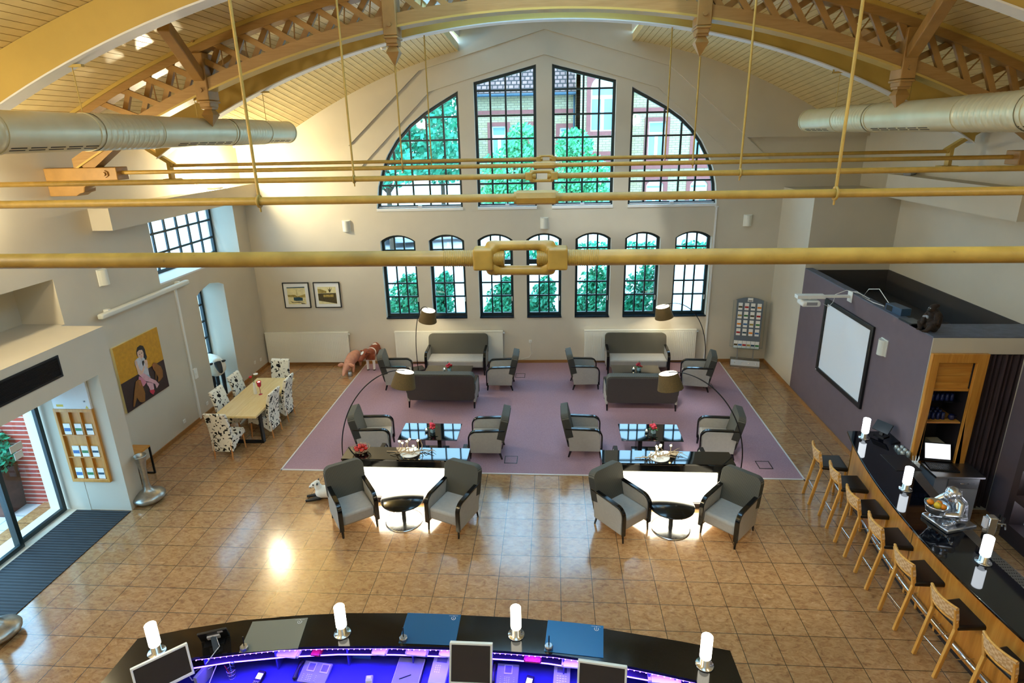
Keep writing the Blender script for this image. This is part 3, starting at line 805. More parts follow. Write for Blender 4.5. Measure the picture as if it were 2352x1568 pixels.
for lb, loc, rz in (
    ('grey armchair with black arms at the left round table, on its right side', (-1.77, 1.645, 0), 157.8),
    ('grey armchair with black arms at the right round table, on its left side', (1.01, 1.665, 0), -139.9),
    ('grey armchair with black arms at the right round table, on its right side', (2.675, 1.6, 0), 137.7),
    ('armchair left of the front left coffee table, under the arc of a lamp', (-3.72, 3.95, 0), -82),
    ('armchair right of the front left coffee table, facing left', (-1.45, 3.95, 0), 90),
    ('armchair left of the front right coffee table, facing right', (.53, 4.08, 0), -90),
    ('armchair right of the front right coffee table, behind a lamp pole', (3.12, 4.10, 0), 82),
    ('armchair left of the rear left coffee table, beside the toy calf', (-4.07, 7.22, 0), -82),
    ('armchair right of the rear left coffee table, facing left', (-1.45, 7.23, 0), 90),
    ('armchair left of the rear right coffee table, facing right', (.70, 7.33, 0), -86),
    ('armchair right of the rear right coffee table, nearest the brochure stand', (3.42, 7.28, 0), 80)):
    z = .012 if loc[1] > 3.2 else 0
    dup(ach, lb, (loc[0], loc[1], z), rad(rz), AC)
SO = 'two seat lounge sofas with black arm rails'
sof = lounge('sofa', 'long grey sofa against the left radiator, facing the viewer', 'sofa', (-2.72, 8.22, .012), pi, 1.58, SO)
for lb, loc, rz in (('long grey sofa against the right radiator, facing the viewer', (2.13, 8.32, .012), 180),
                    ('sofa with its dark back to the viewer at the rear left coffee table', (-2.74, 6.25, .012), 0),
                    ('sofa with its dark back to the viewer at the rear right coffee table', (1.92, 6.21, .012), 0)):
    dup(sof, lb, loc, rad(rz), SO)
# low sofas hidden behind the lightbox counters (only the arm tips show)
BN = 'low benches behind the lightbox counters'
bench = thing('bench', 'low bench with black arms, mostly hidden behind the left lightbox counter', 'bench', (-2.53, 3.02, .012), 0, BN)
b = MB(); b.box((-.75, -.25, .18), (.75, .1, .36)); b.build('seat', M['seat'], bench, bevel=.03)
for s in (-1, 1):
    b = MB(); b.px([(-.25, .15), (.2, .15), (.2, .5), (.12, .58), (-.25, .58)], s * .78 - .03, s * .78 + .03); ar = b.build('arm', M['seat'], bench)
    b = MB(); b.strip([(.215, .1), (.215, .5), (.13, .592), (-.25, .595)], s * .78 - .036, s * .78 + .036, -.026); b.build('arm_rail', M['blacklac'], ar)
    for yy in (-.22, .18):
        b = MB(); b.cyl((s * .76, yy, 0), (s * .76, yy, .2), .02, .026, 4); b.build('leg', M['blacklac'], bench)
dup(bench, 'low bench with black arms, mostly hidden behind the right lightbox counter', (1.82, 3.05, .012), 0, BN)

# ------------------------------------------------------------------ coffee tables
CT = 'black glass coffee tables'
ct = thing('coffee_table', 'black glass coffee table reflecting the window, front left group', 'coffee table', (-2.57, 3.87, .012), 0, CT)
b = MB(); b.box((-.59, -.34, .472), (.59, .34, .49)); b.build('tabletop', M['blackgloss'], ct, bevel=.004)
for s in (-1, 1):
    b = MB(); b.box((s * .21 - .04, -.2, .03), (s * .21 + .04, .2, .472)); b.build('leg', M['blacklac'], ct)
b = MB(); b.box((-.32, -.25, 0), (.32, .25, .03)); b.build('base_plate', M['blackgloss'], ct, bevel=.006)
for lb, loc in (('black glass coffee table reflecting the window, front right group', (1.80, 3.96, .012)),
                ('black coffee table in front of the long sofa, rear left group', (-2.75, 7.05, .012)),
                ('black coffee table in front of the long sofa, rear right group', (1.95, 7.15, .012))):
    dup(ct, lb, loc, 0, CT)
# round tables
RT = 'low round black tables on disc bases'
rt = thing('round_table', 'low round black table before the left lightbox counter', 'round table', (-2.61, 1.68, 0), 0, RT)
b = MB(); b.lathe([(0, .41), (.345, .41), (.357, .416), (.357, .43), (.35, .436), (0, .436)], n=48); b.build('tabletop', M['blacklac'], rt)
b = MB(); b.cyl((0, 0, .01), (0, 0, .412), .037, n=20); b.build('pedestal', M['blackmet'], rt)
b = MB(); b.lathe([(0, 0), (.312, 0), (.312, .01), (.29, .016), (.04, .022), (0, .022)], n=48); b.build('base', M['chrome'], rt)
dup(rt, 'low round black table before the right lightbox counter', (1.80, 1.66, 0), 0, RT)

# ------------------------------------------------------------------ illuminated counters
LB = 'black counters with glowing front panels'
cn = thing('lightbox_counter', 'long black counter with glowing white front, left of the carpet front', 'counter', (-2.685, 2.4, 0), 0, LB)
b = MB(); b.box((-1.105, -.215, .825), (1.105, .205, .86)); b.build('countertop', M['blackgloss'], cn, bevel=.004)
b = MB(); b.box((-1.1, -.2, .70), (1.1, .2, .825)); b.box((-1.1, -.2, .09), (-.83, .2, .7)); b.box((.83, -.2, .09), (1.1, .2, .7)); b.box((-.83, .1, .09), (.83, .2, .7)); b.build('body', M['blacklac'], cn, bevel=.004)
b = MB(); b.box((-.83, -.17, .10), (.83, -.15, .655)); b.build('light_panel', M['panelglow'], cn, label='glowing white panel')
b = MB(); b.box((-.83, -.16, .655), (.83, .1, .70)); b.build('panel_trim', M['offwhite'], cn)
b = MB(); b.box((-1.08, -.215, 0), (1.08, .18, .09)); b.build('plinth', M['deskdark'], cn)
b = MB()
for x in (-.93, .93): b.cyl((x, -.2, .79), (x, -.206, .79), .01, n=8)
b.build('screw_cap', M['chrome'], cn)
dup(cn, 'long black counter with glowing white front, on the right nearer the bar', (1.82, 2.42, 0), 0, LB)

# ------------------------------------------------------------------ arc floor lamps
AL = 'arc floor lamps with brown fabric shades'
def arclamp(label, base, head, bulge, bang=0):
    """head = centre of the shade top"""
    t_ = thing('arc_lamp', label, 'floor lamp', (base[0], base[1], base[2]), 0, AL)
    H = Vector(head) - Vector(base)
    b = MB(); b.cbox((0, 0, .02), (.34, .34, .04), Matrix.Rotation(bang, 3, 'Z')); b.build('base', M['granite'], t_, bevel=.006)
    hd = Vector((H.x, H.y, 0)); L = hd.length; hd.normalize(); zt = H.z + .02
    P0, P1, P2, P3 = Vector((0, 0, .04)), Vector((0, 0, .04)) - hd * bulge + Vector((0, 0, zt * .75)), H + Vector((0, 0, zt * .16)) - hd * (L * .5), H + Vector((0, 0, .02))
    pts = []
    for k in range(41):
        s = k / 40; pts.append(P0 * (1 - s) ** 3 + P1 * 3 * s * (1 - s) ** 2 + P2 * 3 * s * s * (1 - s) + P3 * s ** 3)
    b = MB(); b.tube(pts, [.011] * 30 + [.009] * 11, 8); b.build('arched_pole', M['blackmet'], t_)
    tilt = Matrix.Rotation(rad(12), 3, Vector((-hd.y, hd.x, 0)))
    T = Matrix.Translation(H) @ tilt.to_4x4()
    b = MB(T); b.lathe([(.175, 0), (.245, -.31)], n=40, cap=False); b.build('lamp_shade', M['shade'], t_)
    sh = t_.children[-1]
    b = MB(T); b.lathe([(.243, -.308), (.173, -.002)], n=40, cap=False); b.build('lining', M['shadein'], sh)
    b = MB(T); b.cyl((0, 0, -.12), (0, 0, .02), .016, n=10); b.ell((0, 0, -.16), .045); b.build('bulb', M['lampglow'], t_)
    b = MB(T); b.lathe([(0, -.006), (.165, -.006), (.165, -.01), (0, -.01)], n=32); b.build('diffuser', M['shadeglow'], t_)
    li = bpy.data.lights.new('arc_lamp_light', 'POINT'); li.energy = 28; li.color = (1, .84, .58); li.shadow_soft_size = .06
    lo = bpy.data.objects.new('bulb_light', li); COL.objects.link(lo); lo.parent = t_; lo.location = T @ Vector((0, 0, -.2))
    return t_
M['shadeglow'] = emis('shade_diffuser', (1, .93, .8, 1), 3.2)
arclamp('arc lamp bending over the front left coffee table, pole behind the left counter', (-4.05, 3.0, .012), (-2.99, 3.86, 1.80), .22)
arclamp('arc lamp bending over the front right coffee table, pole behind the right counter', (3.27, 3.02, .012), (2.065, 3.87, 1.80), .22)
arclamp('arc lamp with black square base beside the long left sofa', (-3.83, 8.28, .012), (-3.37, 8.02, 1.80), .1, .5)
arclamp('arc lamp bending toward the rear right sofa, by the wall pipe', (3.98, 8.55, .012), (2.74, 8.36, 1.80), .1)

# ------------------------------------------------------------------ dining table and cow-print chairs
dt = thing('dining_table', 'long pale pine dining table with dark metal legs', 'dining table', (-6.68, 4.93, 0), rad(1))
for s, nm in ((-1, 0), (1, 0)):
    b = MB(); x0, x1 = (-.455, -.002) if s < 0 else (.002, .455)
    b.box((x0, -1.0, .70), (x1, 1.0, .75)); b.build('plank', M['pine'], dt, bevel=.005)
for sy in (-.72, .72):
    b = MB(); b.px([(sy - .05, 0), (sy + .05, 0), (sy + .05, .70), (sy - .05, .70)], -.41, -.37); b.px([(sy - .05, 0), (sy + .05, 0), (sy + .05, .70), (sy - .05, .70)], .37, .41)
    b.box((-.41, sy - .05, 0), (.41, sy + .05, .03)); b.box((-.41, sy - .05, .66), (.41, sy + .05, .70)); b.build('leg', M['blackmet'], dt)
DC = 'cow print covered dining chairs'
dc = thing('dining_chair', 'cow print dining chair at the near end of the pine table, back to viewer', 'dining chair', (-6.76, 3.76, 0), rad(-2), DC)
# front = +Y ; cover
prof = [(-.30, 1.04), (-.33, 1.055), (-.35, 1.03), (-.31, .90), (-.255, .65), (-.235, .45), (-.25, .16), (-.20, .17), (-.165, .44), (-.18, .65), (-.235, .90), (-.275, 1.03)]
b = MB(); b.px(prof, -.225, .225); b.build('back_cover', M['cow'], dc, bevel=.018, seg=3)
b = MB(); b.box((-.22, -.2, .37), (.22, .25, .475)); sc_ = b.build('seat_cover', M['cow'], dc, bevel=.025, seg=3)
b = MB()
def skirt(p, q, drops):
    n = 14
    for k in range(n):
        a, c = k / n, (k + 1) / n
        A = Vector(p).lerp(Vector(q), a); B = Vector(p).lerp(Vector(q), c)
        za = drops(a); zb_ = drops(c)
        b.add([A, B, (B.x, B.y, zb_), (A.x, A.y, za)], [(0, 1, 2, 3)])
dr = lambda a: .42 - .24 * (1 - a) ** 2.2 - .04
for s in (-1, 1): skirt((s * .222, -.22, .43), (s * .222, .25, .43), lambda a: .36 - .2 * (1 - a) ** 2.2)
skirt((-.222, .252, .43), (.222, .252, .43), lambda a: .33 + .04 * sin(pi * a))
b.build('skirt', M['cow'], dc)
for s in (-1, 1):
    for yy, l in ((.21, .02), (-.22, -.04)):
        b = MB(); b.tube([(s * .19, yy + l, 0), (s * .185, yy, .37)], [.017, .022], 4, smooth=False); b.build('leg', M['oakleg'], dc)
for lb, loc, rz in (('cow print dining chair on the right side of the pine table, nearer one', (-6.40, 4.60, 0), 88),
                    ('cow print dining chair on the right side of the pine table, farther one', (-6.40, 5.32, 0), 92),
                    ('cow print dining chair at the far end of the pine table by the radiator', (-6.78, 6.10, 0), 178),
                    ('cow print dining chair on the wall side of the pine table, nearer one', (-7.10, 4.62, 0), -92),
                    ('cow print dining chair on the wall side of the pine table, farther one', (-7.15, 5.45, 0), -90)):
    dup(dc, lb, loc, rad(rz), DC)

# ------------------------------------------------------------------ bar stools
ST = 'beech bar stools with woven backs'
st = thing('bar_stool', 'bar stool with woven back, farthest from the viewer, at the wall end', 'bar stool', (4.62, 2.53, 0), rad(-6), ST)
# front = +X
Ms = Matrix.Rotation(0, 4, 'Z')
b = MB(); b.add([(-.22, -.20, .70), (.19, -.225, .70), (.19, .225, .70), (-.22, .20, .70), (-.22, -.20, .765), (.19, -.225, .775), (.19, .225, .775), (-.22, .20, .765)], [(3, 2, 1, 0), (4, 5, 6, 7), (0, 1, 5, 4), (1, 2, 6, 5), (2, 3, 7, 6), (3, 0, 4, 7)])
b.build('seat', M['leather'], st, bevel=.028, seg=4)
for s in (-1, 1):
    b = MB(); b.px([(0, 0)] * 3, 0, 1) if False else None
    b.bar((-.325, s * .168, 0), (-.21, s * .172, .72), .036, .045, (1, 0, 0)); b.bar((-.21, s * .172, .70), (-.275, s * .178, 1.0), .036, .045, (1, 0, 0)); b.build('leg', M['stoolwood'], st, bevel=.005)
    b = MB(); b.bar((.17, s * .185, 0), (.155, s * .18, .71), .036, .036, (1, 0, 0)); b.build('leg', M['stoolwood'], st, bevel=.005)
b = MB()
def backpt(u, v, d):   # u along y, v up
    y = (u - .5) * .39; bow = .045 * (1 - (2 * u - 1) ** 2)
    return (-.222 - .055 * v * 1.0 - bow + d, y, .79 + .235 * v)
for d, fl_ in ((-.018, 1), (.018, 0)): b.grid(lambda u, v, d=d: backpt(u, .28 + .72 * v, d), 10, 4)
for v0, v1 in ((.28, .28), (1, 1)): b.grid(lambda u, v, v0=v0: backpt(u, v0, -.018 + .036 * v), 10, 1)
for u0 in (0, 1): b.grid(lambda u, v, u0=u0: backpt(u0, .28 + .72 * u, -.018 + .036 * v), 4, 1)
b.build('backrest', M['weave'], st)
b = MB(); b.grid(lambda u, v: backpt(u, 1.0, -.02 + .04 * v)[:2] + (1.027,), 10, 1); b.tube([backpt(k / 10, 1.0, 0) for k in range(11)], .016, 6); b.tube([backpt(k / 10, .12, 0) for k in range(11)], .018, 6); b.build('back_rail', M['stoolwood'], st)
b = MB()
b.cyl((-.275, -.17, .30), (-.275, .17, .30), .007, n=8); b.cyl((.165, -.185, .24), (.165, .185, .24), .014, n=10)
for s in (-1, 1): b.cyl((-.28, s * .17, .26), (.165, s * .183, .26), .006, n=8)
b.build('foot_rail', M['chrome'], st)
names = ['second bar stool from the wall end', 'third bar stool from the wall end', 'bar stool in the middle of the row of seven', 'third bar stool from the near end of the row', 'second bar stool from the near end of the row', 'nearest bar stool, cut off at the bottom right corner']
for lb, (x, y, r_) in zip(names, ((4.635, 1.90, -4), (4.60, 1.24, -1), (4.59, .567, -2), (4.585, -.108, 3), (4.65, -.78, 7), (4.78, -1.46, 10))):
    dup(st, lb + ', with woven back', (x, y, 0), rad(r_), ST)

# ------------------------------------------------------------------ bar counter
def bx(y): return 4.625 + .047 * (y - .06) ** 2
bar = thing('bar_counter', 'curved bar counter with black stone top and cherry wood front', 'bar counter', (0, 0, 0))
ys = [3.0 - k * .15 for k in range(0, 42)]
ys = [y for y in ys if y >= -3.2]
top = [(bx(y), y) for y in ys] + [(bx(y) + .62, y) for y in reversed(ys) if y < 2.6] + [(5.66, 2.62), (XP - .004, 2.62), (XP - .004, 3.0)]
b = MB(); b.pz(top, 1.065, 1.10); b.build('countertop', M['barstone'], bar, bevel=.006)
b = MB(); fr = [(bx(y) + .10, y) for y in ys if y < 2.93]
for (xa, ya), (xb, yb) in zip(fr, fr[1:]):
    b.add([(xa, ya, .08), (xb, yb, .08), (xb, yb, 1.065), (xa, ya, 1.065), (xa + .04, ya, .08), (xb + .04, yb, .08), (xb + .04, yb, 1.065), (xa + .04, ya, 1.065)], [(0, 1, 2, 3), (7, 6, 5, 4), (3, 2, 6, 7)])
b.add([(bx(2.9) + .1, 2.9, .08), (5.5, 2.9, .08), (5.5, 2.9, 1.065), (bx(2.9) + .1, 2.9, 1.065)], [(0, 1, 2, 3)])
b.build('front_panel', M['cherry'], bar)
b = MB(); q = .42
b.add([(bx(q) + .097, q - .004, .08), (bx(q) + .097, q + .004, .08), (bx(q) + .097, q + .004, 1.065), (bx(q) + .097, q - .004, 1.065)], [(0, 1, 2, 3)]); b.build('panel_joint', M['gap'], bar)
b = MB(); b.tube([(bx(y) + .04, y, .22) for y in ys if y < 2.8], .022, 10)
for y in (2.4, 1.0, -.4, -1.8): b.cyl((bx(y) + .04, y, .22), (bx(y) + .1, y, .22), .012, n=8)
b.build('foot_rail', M['chrome'], bar)
b = MB(); b.pz([(bx(y) + .12, y) for y in ys if y < 2.9] + [(bx(y) + .2, y) for y in reversed(ys) if y < 2.9], 0, .08); b.build('plinth', M['deskdark'], bar)
b = MB(); b.pz([(bx(y) + .6, y) for y in ys if y < 2.6] + [(bx(y) + .86, y) for y in reversed(ys) if y < 2.6], .96, 1.0); b.build('work_surface', M['steel'], bar)
b = MB(); b.pz([(bx(y) + .62, y) for y in ys if y < 2.6] + [(bx(y) + .84, y) for y in reversed(ys) if y < 2.6], .0, .96); b.build('body', M['deskdark'], bar)

# back counter below the cupboard, cupboard
bc = thing('back_counter', 'low steel back counter with a drawer under the wooden cupboard', 'counter', (0, 0, 0))
b = MB(); b.box((5.9, 1.88, .875), (6.64, 2.345, .91)); b.build('countertop', M['steel'], bc, bevel=.004)
b = MB(); b.box((5.92, 1.93, 0), (6.6, 2.345, .875)); b.build('body', M['grey'], bc)
b = MB(); b.box((6.12, 1.915, .68), (6.59, 1.93, .85)); dw = b.build('drawer', M['steel'], bc, bevel=.004)
b = MB(); b.tube([(6.3, 1.915, .78), (6.3, 1.895, .78), (6.42, 1.895, .78), (6.42, 1.915, .78)], .006, 6); b.cyl((6.52, 1.915, .78), (6.52, 1.905, .78), .012, n=10); b.build('handle', M['chrome'], dw)
cb = thing('bar_cupboard', 'cherry wood cupboard frame with roller shutter behind the bar', 'cupboard', (0, 0, 0))
b = MB(); b.py([(5.735, .9), (6.58, .9), (6.58, 2.81), (5.735, 2.81)], 2.29, 2.35, [[(5.86, .91), (6.42, .91), (6.42, 2.66), (5.86, 2.66)]]); b.build('frame', M['cherry'], cb, bevel=.01)
b = MB()
for k in range(4): b.box((5.86, 2.375, 2.19 + k * .118), (6.42, 2.39, 2.305 + k * .118))
b.box((5.86, 2.35, 2.165), (6.42, 2.39, 2.205)); b.build('roller_shutter', M['cherryh'], cb)
b = MB(); b.box((5.84, 2.36, 1.595), (6.42, 2.85, 1.62)); b.build('shelf', M['cherryh'], cb)
b = MB(); b.box((5.84, 2.40, 1.945), (6.42, 2.85, 1.955)); b.build('glass_shelf', M['clear'], cb)
b = MB(); b.box((5.83, 2.85, .91), (6.43, 2.87, 2.69)); b.box((5.832, 2.352, .905), (5.845, 2.86, 2.66)); b.box((6.415, 2.352, .905), (6.428, 2.86, 2.66)); b.box((5.83, 2.36, .895), (6.43, 2.87, .905)); b.build('back_panel', M['slatedk'] if 'slatedk' in M else M['deskdark'], cb)
# ------------------------------------------------------------------ wall things
def onwall(name, label, cat, x, z, d=-.001, group=None):
    return thing(name, label, cat, wallpt(x, z, d), ROT, group)
RG = 'white panel radiators under the windows'
def radiator(label, xa, xb):
    t_ = onwall('radiator', label, 'radiator', (xa + xb) / 2, .09, 0, RG); w = (xb - xa) / 2
    b = MB(); n = int(w * 2 / .05)
    vs = []; 
    b.box((-w, -.10, 0), (w, -.03, .88)); b.build('body', M['rad'], t_, bevel=.006)
    b = MB()
    for k in range(n):
        x = -w + .03 + (2 * w - .06) * (k + .5) / n; b.px([(-.108, .03), (-.101, .03), (-.101, .85), (-.108, .85)], x - .014, x + .014)
    b.build('panel_ribs', M['rad'], t_)
    b = MB(); b.box((-w - .005, -.115, .88), (w + .005, -.02, .90)); b.build('top_grille', M['rad'], t_)
    b = MB(); b.cyl((w, -.06, .83), (w + .05, -.06, .83), .022, n=10); b.build('valve', M['white'], t_)
    for x in (-w + .2, w - .2):
        b = MB(); b.box((x - .02, -.05, .1), (x + .02, 0, .8)); b.build('bracket', M['rad'], t_)
    return t_
radiator('wide white radiator at the left end of the gable wall, below the photos', -8.2, -5.84)
radiator('white radiator behind the left sofa', -4.52, -1.50)
radiator('white radiator behind the right sofa', .75, 3.80)
SP = 'small cream wall loudspeakers'
def speaker(label, loc, rz):
    t_ = thing('wall_speaker', label, 'loudspeaker', loc, rz, SP)
    b = MB(); b.box((-.105, -.02, -.15), (.105, 0, .15)); b.build('back_plate', M['white'], t_)
    b = MB(); n = 10
    pts = [(-.1 + .2 * k / n, -.02 - .085 * sin(pi * k / n) ** .6) for k in range(n + 1)]
    b.pz(pts, -.14, .14); b.build('grille', M['offwhite'], t_)
    return t_
speaker('wall loudspeaker left of the gable window, above the framed photos', wallpt(-5.58, 3.93), ROT)
speaker('wall loudspeaker in the middle of the gable wall, between window rows', wallpt(-.34, 3.93), ROT)
speaker('wall loudspeaker right of the windows, near the right wall pier', wallpt(4.9, 3.92), ROT)
speaker('wall loudspeaker on the left wall above the white projection screen case', (XL, 3.24, 3.86), rad(90))
speaker('wall loudspeaker on the purple wall beside the framed screen', (XP, 3.58, 2.45), rad(-90))

def flat(b, poly, d, mi, f):
    b.mi = mi
    tr_ = tessellate_polygon([[Vector((u, v, 0)) for u, v in poly]])
    b.add([f(u, v, d) for u, v in poly], [tuple(t) for t in tr_]); b.mi = 0
# framed photos
fw_ = lambda u, v, d: wallpt(u, v, d)
PH = 'two framed sepia photographs'
def photo(label, x0, x1, z0, z1, shapes):
    b = MB(); b.prism([(x0, z0), (x1, z0), (x1, z1), (x0, z1)], wf(-.04), wf(-.002), [[(x0 + .022, z0 + .022), (x1 - .022, z0 + .022), (x1 - .022, z1 - .022), (x0 + .022, z1 - .022)]])
    t_ = tag(b.build('framed_photo', M['black']), label, 'framed photo', PH)
    b = MB(); b.prism([(x0 + .02, z0 + .02), (x1 - .02, z0 + .02), (x1 - .02, z1 - .02), (x0 + .02, z1 - .02)], wf(-.02), wf(-.005)); b.build('mount', M['paper'], t_)
    b = MB()
    for k, (p, mi) in enumerate(shapes): flat(b, p, -.0212 - .0006 * k, mi, fw_)
    b.build('print', [M['sepia'], M['sepiad'], M['slateblue'], M['foldry']], t_)
M['foldry'] = plain('sepia_mid', '#A8924A', .6, var=.4, vscale=25)
photo('framed sepia photo with a ship and boats, left one of two', -7.53, -6.80, 1.685, 2.41, [
    ([(-7.42, 1.795), (-6.92, 1.795), (-6.92, 2.28), (-7.42, 2.28)], 0), ([(-7.425, 2.278), (-6.923, 2.29), (-6.923, 2.26), (-7.425, 2.251)], 2),
    ([(-7.423, 2.059), (-7.214, 2.065), (-7.154, 2.014), (-6.93, 2.079), (-6.929, 1.986), (-7.413, 2.004)], 3),
    ([(-7.261, 1.989), (-7.107, 1.996), (-7.009, 1.978), (-7.012, 1.893), (-7.204, 1.887), (-7.26, 1.904)], 2),
    ([(-7.16, 1.99), (-7.165, 2.21), (-7.155, 2.21), (-7.15, 1.99)], 3),
    ([(-7.375, 1.888), (-7.276, 1.853), (-7.107, 1.864), (-6.958, 1.859), (-7.127, 1.839), (-7.311, 1.841)], 1), ([(-7.079, 1.83), (-6.98, 1.82), (-6.925, 1.797), (-7.05, 1.797)], 1)])
photo('framed sepia photo with an old train carriage, right one of two', -6.675, -5.945, 1.687, 2.414, [
    ([(-6.57, 1.795), (-6.06, 1.795), (-6.06, 2.28), (-6.57, 2.28)], 0), ([(-6.564, 2.227), (-6.459, 2.209), (-6.324, 2.157), (-6.33, 2.106), (-6.563, 2.1)], 3),
    ([(-6.246, 2.122), (-6.295, 2.266), (-6.255, 2.19), (-6.227, 2.275), (-6.222, 2.189), (-6.165, 2.256), (-6.225, 2.122)], 1),
    ([(-6.568, 2.092), (-6.066, 2.103), (-6.063, 1.80), (-6.295, 1.843), (-6.563, 1.889)], 1), ([(-6.419, 2.057), (-6.137, 2.062), (-6.137, 1.994), (-6.419, 1.989)], 3),
    ([(-6.566, 1.872), (-6.068, 1.80), (-6.065, 1.797), (-6.568, 1.797)], 0)])
# painting on the left wall
fx = lambda u, v, d: (XL + .045 + d, u, v)
PT = [M[k] for k in ()]
PM = {k: plain('paint_' + k, c, .55, var=.12, vscale=14) for k, c in dict(ochre='#C8921A', dark='#2E1A1C', hair='#1C1618', skin='#DDB9A4', shirt='#C9CAD2', blue='#8FB3C4', leg='#D8A8B4', pink='#D2849A', red='#B8304A', monk='#8A5A24', monkd='#A06038').items()}
PK = list(PM)
cv_ = tag(MB().box((XL, 3.03, 1.245), (XL + .045, 4.31, 2.56)).build('canvas_painting', plain('canvas_edge', '#D8C890', .7)), 'canvas painting of a seated woman and two monkeys on yellow and dark ground', 'painting')
b = MB(); A_ = dict(
 hair=[(3.605, 2.298), (3.65, 2.357), (3.735, 2.371), (3.813, 2.329), (3.842, 2.248), (3.84, 2.145), (3.855, 2.087), (3.822, 2.041), (3.757, 2.04), (3.71, 2.091), (3.644, 2.168), (3.596, 2.187), (3.592, 2.239)],
 face=[(3.618, 2.268), (3.682, 2.288), (3.764, 2.264), (3.782, 2.193), (3.765, 2.122), (3.726, 2.085), (3.674, 2.092), (3.635, 2.14), (3.61, 2.201)],
 shirt=[(3.499, 2.13), (3.585, 2.153), (3.656, 2.151), (3.69, 2.086), (3.769, 2.049), (3.818, 1.97), (3.806, 1.804), (3.802, 1.713), (3.667, 1.784), (3.557, 1.895), (3.512, 1.836), (3.508, 1.966), (3.487, 2.064)],
 armL=[(3.497, 2.124), (3.543, 2.131), (3.571, 1.94), (3.621, 1.868), (3.722, 1.957), (3.739, 1.924), (3.653, 1.828), (3.583, 1.806), (3.515, 1.847), (3.5, 1.995)],
 armR=[(3.771, 2.054), (3.833, 2.017), (3.821, 1.89), (3.789, 1.851), (3.754, 1.944), (3.744, 2.026)],
 hand=[(3.689, 2.112), (3.745, 2.116), (3.775, 2.066), (3.744, 2.026), (3.695, 2.045)],
 mic=[(3.687, 2.049), (3.735, 2.056), (3.74, 2.015), (3.69, 1.944), (3.68, 1.987)],
 skirt=[(3.667, 1.784), (3.802, 1.713), (3.829, 1.649), (3.746, 1.684), (3.672, 1.742)],
 leg2=[(3.52, 1.807), (3.596, 1.735), (3.684, 1.605), (3.597, 1.564), (3.526, 1.57), (3.524, 1.649), (3.49, 1.742)],
 shin=[(3.684, 1.605), (3.78, 1.556), (3.858, 1.502), (3.85, 1.384), (3.796, 1.368), (3.734, 1.41), (3.715, 1.498), (3.685, 1.552)],
 thigh=[(3.515, 1.847), (3.615, 1.851), (3.728, 1.745), (3.838, 1.618), (3.945, 1.531), (4.017, 1.419), (3.979, 1.394), (3.921, 1.366), (3.905, 1.468), (3.814, 1.542), (3.658, 1.643), (3.584, 1.753)],
 shoe=[(3.709, 1.421), (3.769, 1.401), (3.839, 1.382), (3.851, 1.329), (3.789, 1.283), (3.753, 1.32), (3.719, 1.363)],
 m1=[(3.402, 1.741), (3.477, 1.754), (3.536, 1.715), (3.548, 1.639), (3.562, 1.54), (3.577, 1.415), (3.529, 1.264), (3.45, 1.275), (3.383, 1.32), (3.339, 1.433), (3.246, 1.308), (3.222, 1.287), (3.194, 1.307), (3.237, 1.416), (3.317, 1.586)],
 m1f=[(3.475, 1.722), (3.542, 1.706), (3.536, 1.631), (3.492, 1.605), (3.473, 1.658)],
 m2=[(3.941, 1.882), (4.005, 1.903), (4.07, 1.863), (4.095, 1.82), (4.171, 1.748), (4.197, 1.642), (4.168, 1.517), (4.087, 1.484), (4.042, 1.469), (3.995, 1.476), (4.032, 1.561), (4.0, 1.643), (3.957, 1.54), (3.944, 1.559), (3.98, 1.705), (3.931, 1.792)],
 m2f=[(3.941, 1.882), (3.995, 1.873), (3.997, 1.819), (3.954, 1.803), (3.926, 1.835)],
 eyes=[(3.655, 2.205), (3.69, 2.21), (3.69, 2.198), (3.655, 2.192)], eye2=[(3.715, 2.212), (3.75, 2.218), (3.75, 2.205), (3.715, 2.2)], brow=[(3.70, 2.19), (3.712, 2.14), (3.69, 2.135)])
sh = [([(3.03, 1.245), (4.31, 1.245), (4.31, 2.56), (3.03, 2.56)], 'ochre'), ([(3.03, 1.845), (4.31, 1.85), (4.31, 1.245), (3.03, 1.245)], 'dark')] + [(A_[k], c) for k, c in (('hair', 'hair'), ('face', 'skin'), ('eyes', 'hair'), ('eye2', 'hair'), ('brow', 'pink'), ('shirt', 'shirt'), ('skirt', 'blue'), ('armR', 'skin'), ('leg2', 'pink'), ('shin', 'leg'), ('thigh', 'leg'), ('armL', 'skin'), ('hand', 'shirt'), ('mic', 'hair'), ('shoe', 'red'), ('m1', 'monk'), ('m1f', 'monkd'), ('m2', 'monk'), ('m2f', 'monkd'))]
for k, (p, c) in enumerate(sh): flat(b, p, .0006 * (k + 1), PK.index(c), fx)
b.build('painted_surface', [PM[k] for k in PK], cv_)
